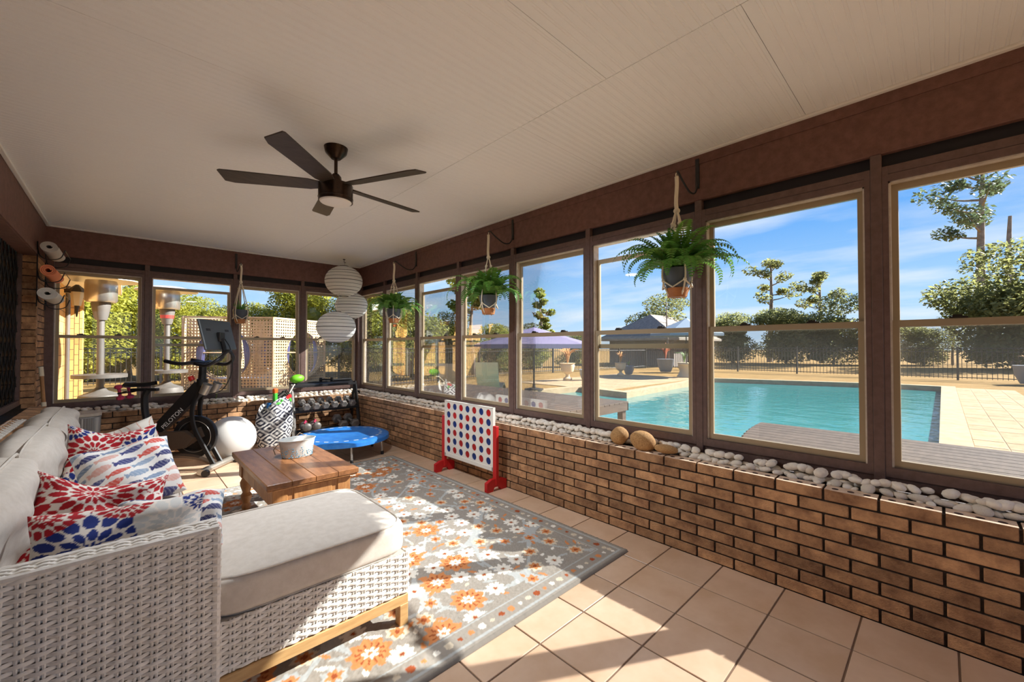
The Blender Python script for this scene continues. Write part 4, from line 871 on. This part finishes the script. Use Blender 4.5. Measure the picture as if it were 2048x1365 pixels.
def fern(y, lb, seed, nf=46, s=1):
    rr = random.Random(seed); o = thing('hanging_fern', lb, 'plant', (2.488, y, 1.72), rr.uniform(0, 1), 'ferns hanging along the pool-side windows')
    part('pot', MB().lathe([(.062, -.045), (.083, .03), (.088, .075), (.085, .078), (.078, .07), (.0, .06)], 28), M_slate, o); part('pot_base', MB().lathe([(.0, -.1), (.056, -.1), (.068, -.045), (.063, -.043)], 28), M_terra, o)
    macrame(o, .088, .655)
    for k in range(nf):
        a = k*2.39996+rr.uniform(-.2, .2); t = k/nf; me = FR[rr.choice((0, 1, 2, 4)) if t > .28 else 3]; tilt = rr.uniform(-.2, .5) if t > .28 else rr.uniform(-.75, -.3)
        link('frond', me, o, (.03*math.cos(a), .03*math.sin(a), .06), (0, tilt, a), s*rr.uniform(.72, 1.0))
hook(1.131, 'black wall hook holding the large near fern'); hook(2.945, 'black wall hook holding the middle fern'); hook(4.81, 'black wall hook holding the small far fern')
fern(1.131, 'large hanging fern nearest the camera, in a macrame hanger', 1, 64, 1.05); fern(2.945, 'hanging fern in the middle of the window wall', 2, 60, 1.08); fern(4.81, 'hanging fern farthest along the window wall', 3, 58, 1.02)
hook(0, 'black wall hook on the end wall beam', 1.095)
o = thing('hanging_planter', 'small grey pot in a macrame hanger on the end wall', 'plant', (1.095, 6.285, 1.72)); part('pot', MB().lathe([(.062, -.045), (.083, .03), (.088, .075), (.085, .078), (.078, .07), (.0, .06)], 28), M_slate, o); part('pot_base', MB().lathe([(.0, -.1), (.056, -.1), (.068, -.045), (.063, -.043)], 28), M_terra, o); macrame(o, .088, .655)
sc_ = MB(); rr = random.Random(8)
for k in range(9):
    a = k*.7; l = rr.uniform(.08, .15); sc_.tube(spline([(.02*math.cos(a), .02*math.sin(a), .06), (.05*math.cos(a), .05*math.sin(a), .06+l*.6), (.09*math.cos(a), .09*math.sin(a), .06+l)], 3), [.006, .007, .007, .006, .005, .003, .001], 5)
part('succulent', sc_, M_fern, o)

# ------------------------------------------------------------------ giant four-in-a-row game
M_board = mat('white_board', lin(232, 228, 220), .5); M_redw = mat('red_painted_wood', lin(196, 24, 26), .45); M_rd = mat('red_disc', lin(200, 30, 34), .4, trans=.35); M_bd = mat('blue_disc', lin(24, 62, 140), .4, trans=.35)
c4 = thing('four_in_a_row_game', 'giant white four-in-a-row game with red stand and red and blue discs', 'game', (2.485, 3.25, 0))
def holed_board(x, w0, w1, z0, z1, hc, r):
    """board face with round holes, in the y-z plane at x, thickness .022"""
    mb = MB(); ny_, nz_ = len(hc[0]), len(hc[1]); dy_, dz_ = (w1-w0)/ny_, (z1-z0)/nz_; ng = 16
    for cy in hc[0]:
        for cz in hc[1]:
            k = len(mb.v); sq = []
            for q in range(ng):
                a = 2*PI*q/ng; c_, s_ = math.cos(a), math.sin(a); m_ = max(abs(c_), abs(s_)); sq.append((cy+c_/m_*dy_/2, cz+s_/m_*dz_/2))
            for xx in (x-.011, x+.011):
                mb.v += [(xx, a, b) for a, b in sq]+[(xx, cy+r*math.cos(2*PI*q/ng), cz+r*math.sin(2*PI*q/ng)) for q in range(ng)]
            for s_ in (0, 2*ng): mb.f += [[k+s_+q, k+s_+(q+1) % ng, k+s_+ng+(q+1) % ng, k+s_+ng+q] for q in range(ng)]
            mb.f += [[k+ng+q, k+ng+(q+1) % ng, k+3*ng+(q+1) % ng, k+3*ng+q] for q in range(ng)]; mb.mi += [0]*(3*ng)
    return mb
hy = [-.376+(i+.5)*.752/7 for i in range(7)]; hz = [.205+(j+.5)*.535/6 for j in range(6)]
part('board', holed_board(0, -.376, .376, .205, .74, (hy, hz), .034), M_board, c4, 30)
part('board_rim', MB().bb(-.014, .014, -.39, .39, .74, .752, b=.003).bb(-.014, .014, -.39, .39, .165, .205, b=.003).bb(-.014, .014, -.392, -.376, .165, .752).bb(-.014, .014, .376, .392, .165, .752), M_board, c4, 30)
pat = ['RBRBRBR', 'BRBRBRB', 'RBRBRBR', 'BRBRBRB', 'RBRBRBR', 'BRBRBRB']
dm = [MB().lathe([(.0395, -.005), (.0405, -.003), (.0405, .003), (.0395, .005)], 20, M=T(0, 0, 0, 0, R(90))).mesh('disc', m) for m in (M_rd, M_bd)]
for j in range(6):
    for i in range(7): link('disc', dm['RB'.index(pat[5-j][6-i])], c4, (0.0, hy[i], hz[j]))
for yy in (-.415, .415):
    p_ = part('stand_post', MB().bb(-.018, .018, yy-.024, yy+.024, .05, .585, b=.004), M_redw, c4, 30)
    ft = [(-.118, 0), (-.05, 0), (-.03, .035), (.03, .035), (.05, 0), (.118, 0), (.118, .085), (.06, .11), (-.06, .11), (-.118, .085)]
    part('foot', MB().prism(ft, .036, T(0, yy, 0)), M_redw, p_, 0)
text('CONNECT 4', .02, T(-.0145, .0, .746, 0, 0, -PI/2) @ T(0, 0, 0, PI/2), mat('print_grey', lin(120, 118, 116), .6), c4, .0003) if False else None

# ------------------------------------------------------------------ trampoline
M_trm = mat('blue_vinyl', lin(34, 116, 206), .4, var=lin(58, 140, 222), vscale=9); M_net = mat('grey_jump_mat', lin(120, 120, 122), .8); M_chr = mat('chrome_tube', lin(200, 198, 194), .25, .8); M_rub = mat('black_rubber', lin(34, 34, 36), .7)
tm = thing('mini_trampoline', 'small round trampoline with a blue padded rim', 'trampoline', (1.95, 5.05, 0))
part('jump_mat', MB().lathe([(.0, .215), (.385, .222), (.385, .226), (.0, .219)], 40), M_net, tm)
pd = part('rim_pad', MB().lathe([(.375, .238), (.40, .25), (.50, .252), (.535, .235), (.54, .195), (.53, .192), (.52, .225), (.40, .232), (.375, .23)], 48), M_trm, tm)
sp2 = MB(); rr = random.Random(4)
for k in range(26):
    a0 = k*2*PI/26; sp2.add([(rr_*math.cos(a0+d), rr_*math.sin(a0+d), .2535) for rr_, d in ((.425, 0), (.425, .13), (.455, .13), (.455, .03))], [(0, 1, 2, 3)])
part('rim_print', sp2, mat('white_print', lin(206, 222, 238), .5), pd, 0)
part('frame', MB().tube([(.5*math.cos(q*PI/18), .5*math.sin(q*PI/18), .215) for q in range(36)], .014, 8, True), M_chr, tm)
for k in range(6):
    a = R(20+60*k); l_ = part('leg', MB().tube([(.46*math.cos(a), .46*math.sin(a), .215), (.47*math.cos(a), .47*math.sin(a), .03)], .0125, 10), M_chr, tm); part('rubber_foot', MB().cyl((.47*math.cos(a), .47*math.sin(a), 0), (.47*math.cos(a), .47*math.sin(a), .04), .018), M_rub, l_)

# ------------------------------------------------------------------ exercise ball
bl_ = MB(); bl_.lathe([(.25*math.cos(R(-90+180*i/60))*(1+.006*(i % 2)), .25+.25*math.sin(R(-90+180*i/60))) for i in range(61)], 48)
o = bl_.build('exercise_ball', mat('silver_vinyl', lin(214, 210, 206), .35), None, 60); o.location = (.98, 5.80, 0); o.rotation_euler = (R(8), R(-12), 0); o.location.z = .003; tag(o, 'silver ribbed exercise ball behind the bike', 'ball')

# ------------------------------------------------------------------ dumbbell rack and weights
M_blk = mat('black_powdercoat', lin(40, 38, 38), .45, .2); M_grs = mat('worn_steel', lin(170, 166, 160), .4, .5); M_hex = mat('grey_iron_weight', lin(136, 130, 124), .5, .35, var=lin(104, 98, 94), vscale=18); M_pink = mat('pink_vinyl', lin(196, 60, 96), .5)
rk = thing('dumbbell_rack', 'three-tier steel dumbbell rack against the end wall', 'rack', (2.10, 6.12, 0))
for x in (-.44, .44):
    p_ = part('upright', MB().tube([(x, -.17, 0), (x, -.10, .40), (x, .02, .80)], .026, 4), M_grs if x < 0 else M_blk, rk, 0)
    part('foot_bar', MB().bb(x-.03, x+.03, -.22, .2, 0, .04, b=.004), M_blk, p_, 30); part('rear_strut', MB().tube([(x, .18, .02), (x, .03, .76)], .02, 4), M_blk, p_, 0)
for z, y0 in ((.14, -.14), (.44, -.07), (.775, .035)):
    t_ = part('shelf', MB().bb(-.44, .44, y0-.085, y0-.055, z-.02, z+.012, b=.003).bb(-.44, .44, y0+.06, y0+.09, z+.005, z+.04, b=.003), M_blk, rk, 30)
    part('shelf_plate', MB().add([(-.43, y0-.07, z), (.43, y0-.07, z), (.43, y0+.075, z+.03), (-.43, y0+.075, z+.03), (-.43, y0-.07, z-.006), (.43, y0-.07, z-.006), (.43, y0+.075, z+.024), (-.43, y0+.075, z+.024)], [(0, 1, 2, 3), (7, 6, 5, 4), (0, 4, 5, 1), (2, 6, 7, 3)]), M_blk, t_, 0)
def dumbbell(lb, x, y, z, r, l, rz, m=None, tilt=.2, grp='hex dumbbells on the rack'):
    o = thing('dumbbell', lb, 'dumbbell', (x, y, z), rz, grp); m = m or M_hex
    Mx = T(0, 0, r*.9, 0, 0, 0) @ Euler((tilt, 0, 0)).to_matrix().to_4x4()
    part('handle', MB().tube([(0, -l*.3, 0), (0, -l*.12, 0), (0, 0, 0), (0, l*.12, 0), (0, l*.3, 0)], [.012, .013, .016, .013, .012], 10, M=Mx), M_grs if m is M_hex else m, o)
    for s_ in (-1, 1): part('hex_head', MB().lathe([(r*.72, 0), (r, r*.22), (r, r*.95), (r*.72, r*1.17)], 6, M=Mx @ T(0, s_*l*.3, 0, R(-90) if s_ > 0 else R(90))), m, o, 0)
ords = ['leftmost', 'second from the left', 'third from the left', 'fourth from the left', 'fifth from the left', 'rightmost']
for k in range(6): dumbbell('grey hex dumbbell on the middle tier, '+ords[k], 1.80+.125*k, 6.045, .475, .052, .26, 0)
for k in range(2): dumbbell('large grey hex dumbbell on the lowest tier, '+('left' if k == 0 else 'right')+' of two', 2.27+.16*k, 5.99, .178, .068, .30, 0)
for k in range(2):
    o = thing('soft_dumbbell', 'round grey and pink weight on the lowest tier, '+('left' if k == 0 else 'right')+' of two', 'dumbbell', (1.80+.125*k, 5.98, .155), 0, 'round weights on the rack'); 
    for s_ in (-1, 1): part('weight_head', MB().ball((0, s_*.075, .075), .058, 14, 10, sc=(1, .62, 1)), M_hex, o)
    part('handle', MB().tube([(0, -.05, .075), (0, .05, .075)], .018, 10), M_pink, o); part('strap', MB().tube([(-.03, -.06, .125), (0, 0, .15), (.03, .06, .125)], .012, 8), M_pink, o)
dumbbell('small dark dumbbell lying on the top tier', 2.13, 6.155, .815, .032, .18, R(60), M_blk, 0, 'loose things on the top tier')
o = MB().ball((0, 0, 0), .062, 18, 12, sc=(1.55, 1, .95)).build('football', mat('lime_green_foam', lin(112, 190, 30), .5), None, 60); o.location = (1.74, 6.15, .875); o.rotation_euler = (0, R(-6), R(10)); tag(o, 'lime green foam football on top of the rack', 'ball')
o = MB().tube([(-.13, 0, 0), (.13, 0, 0)], .013, 10).build('steel_bar', M_blk); o.location = (2.38, 6.2, .829); o.rotation_euler = (0, 0, R(2)); tag(o, 'thin black bar lying on the top tier of the rack', 'bar')

# ------------------------------------------------------------------ hanging toy bag with toys
def bag_fn(u, v):
    a = 2*PI*u; t = v; r = .205*(.45+.55*math.sin(PI*min(1, .18+t*.62)))*(1+.05*math.sin(5*a+t*4)); return (r*math.cos(a)*1.05, r*math.sin(a)*.8, .02+.60*t+(.11*t*t*math.cos(a-.1)+.03*math.sin(3*a)*t))
bgm = MB().surf(bag_fn, 90, 80); bag = thing('toy_bag', 'black and white diamond-patterned cloth bag hanging from the rack', 'bag', (1.42, 5.99, 0)); o = part('cloth', bgm, M_print, bag, 60)
co = np.empty((len(o.data.vertices), 3)); vv = np.array([v.co[:] for v in o.data.vertices]); ua = np.arctan2(vv[:, 1], vv[:, 0])/(2*PI)*6; vz = vv[:, 2]*7
dd = np.abs((ua % 1)-.5)+np.abs((vz % 1)-.5); kk = (dd*6).astype(int) % 2; co[:] = np.array(lin(236, 232, 226)[:3]); co[kk == 1] = lin(44, 44, 62)[:3]; set_colors(o.data, co)
part('bottom', MB().lathe([(.0, .018), (.10, .02)], 24, sx=1.05, sy=.8), mat('dark_cloth', lin(60, 60, 76), .9), bag); part('strap', MB().tube(spline([(.19, .02, .70), (.25, .08, .78), (.29, .16, .80)], 4), .008, 6), MATS['cotton_rope'], bag)
M_org = mat('orange_plastic', lin(236, 104, 36), .4); M_grn = mat('green_plastic', lin(74, 176, 60), .4); M_rdp = mat('red_plastic', lin(214, 42, 40), .4); M_blp = mat('blue_plastic', lin(46, 120, 190), .4)
def toy(name, lb, x, y, z, rot, mb, m, extra=None):
    o = thing(name, lb, 'toy', (x, y, z), 0, 'toys in the hanging bag'); o.rotation_euler = rot; part('body', mb, m, o, 30)
    if extra: part(extra[0], extra[1], extra[2], o, 30)
toy('toy_blaster', 'green toy blaster with an orange tip sticking up from the bag', 1.42, 5.93, .52, (R(8), R(-6), .4), MB().box((0, 0, .1), (.05, .04, .22), b=.008).box((.035, 0, .05), (.05, .03, .06), b=.006), M_grn, ('orange_tip', MB().box((0, 0, .235), (.055, .045, .06), b=.008), M_org))
toy('toy_blaster', 'red toy blaster lying across the bag opening', 1.52, 5.91, .63, (R(0), R(-28), .25), MB().box((0, 0, 0), (.2, .035, .045), b=.008).box((-.05, 0, -.04), (.035, .03, .07), b=.006), M_rdp, ('green_grip', MB().box((.06, 0, -.04), (.03, .03, .06), b=.006), M_grn))
toy('toy_dinosaur', 'small green toy in the mouth of the bag', 1.43, 5.87, .585, (0, R(-20), 0), MB().ball((0, 0, 0), .035, 12, 8, sc=(1.6, .8, .8)).ball((.06, 0, .02), .02, 10, 6), M_grn, ('tail', MB().tube([(-.05, 0, 0), (-.1, 0, -.02)], [.018, .004], 6), M_grn))
toy('toy_cup', 'small blue toy cup in the mouth of the bag', 1.34, 5.91, .53, (0, R(12), 0), MB().lathe([(.025, 0), (.033, .07), (.03, .07), (.022, .01)], 16), M_blp)

# ------------------------------------------------------------------ exercise bike (x forward in its own frame)
M_bk = mat('bike_black', lin(38, 36, 36), .38, .1); M_bkg = mat('bike_graphite', lin(104, 88, 76), .4, .4); M_sil = mat('bike_silver', lin(186, 180, 170), .3, .7); M_rk = mat('red_knob', lin(226, 46, 34), .4); M_scr = mat('tablet_back', lin(96, 102, 106), .35, .3); M_lt = mat('white_lettering', lin(236, 232, 228), .5)
bike = thing('exercise_bike', 'black exercise bike with tablet screen and red knob', 'exercise bike', (.74, 5.38, 0), R(-38))
f_ = part('front_foot', MB().tube([(0, -.27, .045), (0, .27, .045)], .032, 10, flat=1.3), M_sil, bike)
for s_ in (-1, 1): part('transport_wheel', MB().cyl((.045, s_*.25, .035), (.045, s_*.285, .035), .034, None, 16), M_bk, f_)
part('rear_foot', MB().tube([(-1.02, -.25, .045), (-1.02, .25, .045)], .03, 10), M_sil, bike)
part('base_beam', MB().tube(spline([(-1.0, 0, .07), (-.75, 0, .12), (-.45, 0, .16), (-.2, 0, .14), (-.03, 0, .07)], 4), .035, 8), M_bkg, bike)
mb_ = part('main_beam', MB().prism([(-.78, .30), (-.72, .22), (-.16, .80), (-.12, .92), (-.22, .94)], .07), M_bk, bike, 30)
part('lower_frame', MB().prism([(-.80, .34), (-.74, .20), (-.30, .24), (-.12, .36), (-.16, .46), (-.40, .36)], .09), M_bkg, bike, 30)
part('rear_strut', MB().tube([(-.72, 0, .30), (-.98, 0, .07)], .032, 8), M_bk, bike)
for s_ in (-1, 1): part('fork', MB().tube(spline([(-.17, s_*.03, .84), (-.22, s_*.06, .66), (-.20, s_*.06, .46), (-.10, s_*.06, .25), (.0, s_*.06, .06)], 5), .026, 8, flat=.6), M_bk, bike)
fw_ = part('flywheel', MB().lathe([(.15, -.012), (.15, -.025), (.215, -.025), (.22, -.015), (.22, .015), (.215, .025), (.15, .025), (.15, .012)], 40, M=T(-.22, 0, .36, R(90))), M_bk, bike); part('flywheel_disc', MB().lathe([(.0, -.012), (.15, -.012), (.15, .012), (.0, .012)], 36, M=T(-.22, 0, .36, R(90))), mat('flywheel_grey', lin(86, 78, 70), .45, .4), fw_); part('rim_ring', MB().tube([(-.22+.165*math.cos(q*PI/20), -.0265, .36+.165*math.sin(q*PI/20)) for q in range(40)], .003, 4, True), M_sil, fw_)
part('belt_cover', MB().prism([(-.62, .30), (-.52, .22), (-.26, .26), (-.18, .36), (-.28, .43), (-.52, .42)], .06, T(0, -.07, 0)), M_bkg, bike, 30)
for s_, dz_ in ((-1, -.15), (1, .15)):
    c_ = part('crank_arm', MB().tube([(-.50, s_*.11, .33), (-.50+dz_*.3, s_*.12, .33+dz_)], .014, 8), M_sil, bike); part('pedal', MB().box((-.50+dz_*.3, s_*.17, .33+dz_), (.10, .09, .025), b=.006), M_bk, c_, 30); part('toe_cage', MB().tube(spline([(-.46+dz_*.3, s_*.13, .34+dz_), (-.41+dz_*.3, s_*.17, .38+dz_), (-.46+dz_*.3, s_*.21, .34+dz_)], 4), .008, 6), M_rk, c_, label='red toe cage')
sp_ = part('seat_post', MB().tube(spline([(-.66, 0, .36), (-.72, 0, .60), (-.73, 0, .78), (-.70, 0, .86)], 5), .032, 10), M_bk, bike); part('seat_slider', MB().bb(-.86, -.60, -.022, .022, .845, .875, b=.004), M_bk, sp_, 30)
st_ = MB().surf(lambda u, v: (-.90+.28*u, (v-.5)*(.155-.115*u**.8)*1.0, .925+.012*math.sin(PI*v)+.012*(u-.4)**2*4-.03*(abs(v-.5)*2)**4), 14, 10).surf(lambda u, v: (-.90+.28*u, (v-.5)*(.15-.115*u**.8), .893+.008*u-.004*(abs(v-.5)*2)), 14, 10); part('saddle', st_, M_bk, bike, 60)
hd = part('head_tube', MB().tube([(-.17, 0, .80), (-.155, 0, 1.12)], .036, 10), M_bk, bike); part('collar', MB().cyl((-.165, 0, .90), (-.16, 0, .97), .05), M_bk, hd)
for s_ in (-1, 1): part('cup_holder', MB().lathe([(.04, 0), (.045, .11), (.041, .11), (.036, .006), (0, .005)], 18, M=T(-.10, s_*.085, .82, 0, R(25))), M_sil, bike)
part('resistance_knob', MB().lathe([(.026, 0), (.03, .02), (.026, .045), (0, .05)], 14, M=T(-.26, 0, .955, 0, R(-28))), M_rk, bike)
hb = part('handlebar', MB().tube(spline([(-.155, 0, 1.14), (-.16, .13, 1.15), (-.26, .2, 1.14), (-.40, .2, 1.17)], 6), .019, 9).tube(spline([(-.155, 0, 1.14), (-.16, -.13, 1.15), (-.26, -.2, 1.14), (-.40, -.2, 1.17)], 6), .019, 9).tube(spline([(-.20, -.12, 1.15), (-.02, -.17, 1.12), (.08, -.13, 1.19), (.1, 0, 1.27), (.08, .13, 1.19), (-.02, .17, 1.12), (-.20, .12, 1.15)], 6), .018, 9), M_bk, bike)
ta = part('tablet_arm', MB().tube(spline([(-.15, 0, 1.12), (.0, 0, 1.17), (.06, 0, 1.27), (.03, 0, 1.40)], 6), .022, 8).box((.02, 0, 1.42), (.04, .09, .10), b=.006), M_bk, bike)
Mt = T(-.01, 0, 1.44, 0, R(-14), 0); tbk = part('tablet', MB().box((0, 0, 0), (.026, .54, .33), Mt, b=.008), M_scr, bike, 30); part('screen', MB().bb(-.0155, -.0132, -.25, .25, -.145, .145, Mt), mat('black_glass', lin(16, 16, 18), .08), tbk, 0)
for s_ in (-1, 1): part('speaker_grille', MB().bb(.0132, .0145, s_*.16-.035, s_*.16+.035, .04, .065, Mt), M_bk, tbk, 0)
part('cable', MB().tube(spline([(.05, .02, 1.40), (.10, .04, 1.28), (.12, .03, 1.05), (.04, .02, .86), (-.1, .02, .80)], 6), .005, 6), M_bk, bike)
text('PELOTON', .062, T(-.43, -.0365, .555, 0, R(-46), 0) @ T(0, 0, 0, R(90), 0, 0), M_lt, mb_)
part('badge_ring', MB().tube([(-.60+.03*math.cos(q*PI/10), -.0365, .40+.03*math.sin(q*PI/10)) for q in range(20)], .005, 5, True), M_rk, mb_)
for s_ in (-1, 1): 
    o = thing('light_dumbbell', 'pink dumbbell clipped behind the bike saddle, '+('left' if s_ < 0 else 'right')+' of two', 'dumbbell', (0, 0, 0), 0, 'pink dumbbells on the bike'); Mb = bike.matrix_basis.copy(); q = Mb @ Vector((-.93, s_*.06, .84)); o.location = q; o.rotation_euler = (R(12), 0, R(-38))
    part('handle', MB().tube([(0, 0, -.05), (0, 0, .05)], .014, 10), M_pink, o); 
    for e_ in (-1, 1): part('weight_head', MB().lathe([(.024, -.018), (.034, -.01), (.034, .01), (.024, .018)], 8, (0, 0, e_*.06)), M_pink, o, 0)
part('weight_holder', MB().tube([(-.84, -.09, .85), (-.92, -.09, .83), (-.92, .09, .83), (-.84, .09, .85)], .008, 6), M_bk, bike)
lf = thing('leafy_seedling', 'single green-leaved plant stem rising behind the bike', 'plant', (.86, 6.50, .60)); part('stem', MB().tube(spline([(0, 0, 0), (.02, -.01, .12), (0, -.02, .25)], 4), .006, 6), M_rachis, lf)
for a, z, l in ((.4, .22, .13), (2.6, .18, .12), (4.4, .12, .11)): part('leaf', MB().surf(lambda u, v: (math.cos(a)*l*u-math.sin(a)*(v-.5)*.10*math.sin(PI*min(.999, u+.02)), math.sin(a)*l*u+math.cos(a)*(v-.5)*.10*math.sin(PI*min(.999, u+.02)), z+.05*u-.05*u*u+.02*abs(v-.5)), 8, 6), mat('round_leaf', lin(104, 160, 60), .45, trans=.3), lf)

# ------------------------------------------------------------------ corner: metal tub, wooden cane, yoga mats
M_corr = mat('galvanised_sheet', lin(178, 180, 180), .4, .6)
tub = thing('metal_tub', 'galvanised corrugated tub with a pale wooden lid in the corner', 'tub', (-.38, 6.17, 0)); n_ = 120
def tubring(s): return [((.20+.004*(k % 2))*s*math.copysign(abs(math.cos(2*PI*k/n_))**.55, math.cos(2*PI*k/n_)), (.165+.004*(k % 2))*s*math.copysign(abs(math.sin(2*PI*k/n_))**.55, math.sin(2*PI*k/n_))) for k in range(n_)]
mb = MB(); a_, b_ = tubring(.94), tubring(1.04); mb.add([(x, y, 0) for x, y in a_]+[(x, y, .59) for x, y in b_], [(k, (k+1) % n_, n_+(k+1) % n_, n_+k) for k in range(n_)]+[list(range(n_))[::-1]]); part('shell', mb, M_corr, tub, 0)
part('rim', MB().tube([(x*1.0, y*1.0, .59) for x, y in b_[::2]], .008, 6, True), M_corr, tub); li = MB(); c_ = tubring(1.08)[::2]; li.add([(x, y, .60) for x, y in c_]+[(x, y, .628) for x, y in c_], [list(range(60))[::-1], [60+k for k in range(60)]]+[(k, (k+1) % 60, 60+(k+1) % 60, 60+k) for k in range(60)]); part('lid', li, mat('whitewashed_board', lin(216, 206, 190), .7, var=lin(196, 182, 162), vscale=8), tub, 30)
cn = thing('wooden_cane', 'wooden stick with pale ends leaning on the left brick wall', 'stick', (-.50, 5.86, 0)); part('shaft', MB().tube([(0, 0, 0), (-.075, .14, 1.03)], .014, 10), M_pine2, cn); part('grip', MB().tube([(-.075, .14, 1.03), (-.083, .155, 1.12)], .017, 10), M_rope, cn); part('collar', MB().tube([(-.054, .10, .74), (-.057, .106, .78)], .018, 10), M_rope, cn)
rkm = thing('yoga_mat_rack', 'black wire wall rack holding three rolled mats', 'rack', (XL, 6.2, 1.7)); wr_ = MB()
for y in (-.28, .28): wr_.tube([(.012, y, 0), (.012, y, .62)], .005, 5)
for z in (.06, .28, .50):
    for y in (-.28, .28): wr_.tube(spline([(.012, y, z+.06), (.03, y, z-.02), (.09, y, z-.045), (.16, y, z-.02), (.19, y, z+.06)], 4), .005, 5)
    wr_.tube([(.19, -.28, z+.06), (.19, .28, z+.06)], .004, 5).tube([(.012, -.28, z+.02), (.012, .28, z+.02)], .004, 5)
part('wire_frame', wr_, M_wire, rkm)
def yoga(lb, y, z, r, m, turns=4, sq=1, l=.6, dx=.1):
    o = thing('rolled_mat', lb, 'mat', (XL+dx, y, z), 0, 'rolled mats in the wall rack'); n = turns*22; pts = []
    for i in range(n+1): t = i/n; a = 2*PI*turns*t; rr_ = .022+(r-.022)*t; pts.append((rr_*math.cos(a), rr_*math.sin(a)*sq))
    mb = MB(); th_ = (r-.022)/turns*.78
    k = n+1; vs = []
    for yy in (-l/2, l/2):
        vs += [(x, yy, z_) for x, z_ in pts]; vs += [(x*(1-th_/max(.02, math.hypot(x, z_))), yy, z_*(1-th_/max(.02, math.hypot(x, z_)))) for x, z_ in pts]
    fs = [(i, i+1, 2*k+i+1, 2*k+i) for i in range(n)]+[(k+i, 3*k+i, 3*k+i+1, k+i+1) for i in range(n)]+[(i, k+i, k+i+1, i+1) for i in range(n)]+[(2*k+i, 2*k+i+1, 3*k+i+1, 3*k+i) for i in range(n)]
    mb.add(vs, fs); part('roll', mb, m, o, 60); return o
yoga('grey rolled mat on the top hooks of the wall rack', 6.06, 2.255, .062, mat('grey_foam', lin(196, 190, 184), .8), 5, .85); yoga('orange rolled mat in the middle of the wall rack', 6.02, 2.03, .058, mat('orange_foam', lin(238, 140, 100), .8), 3); o = yoga('white and grey rolled mat on the lowest hooks of the wall rack', 5.98, 1.81, .068, mat('pale_foam', lin(222, 218, 212), .8), 5, .85)
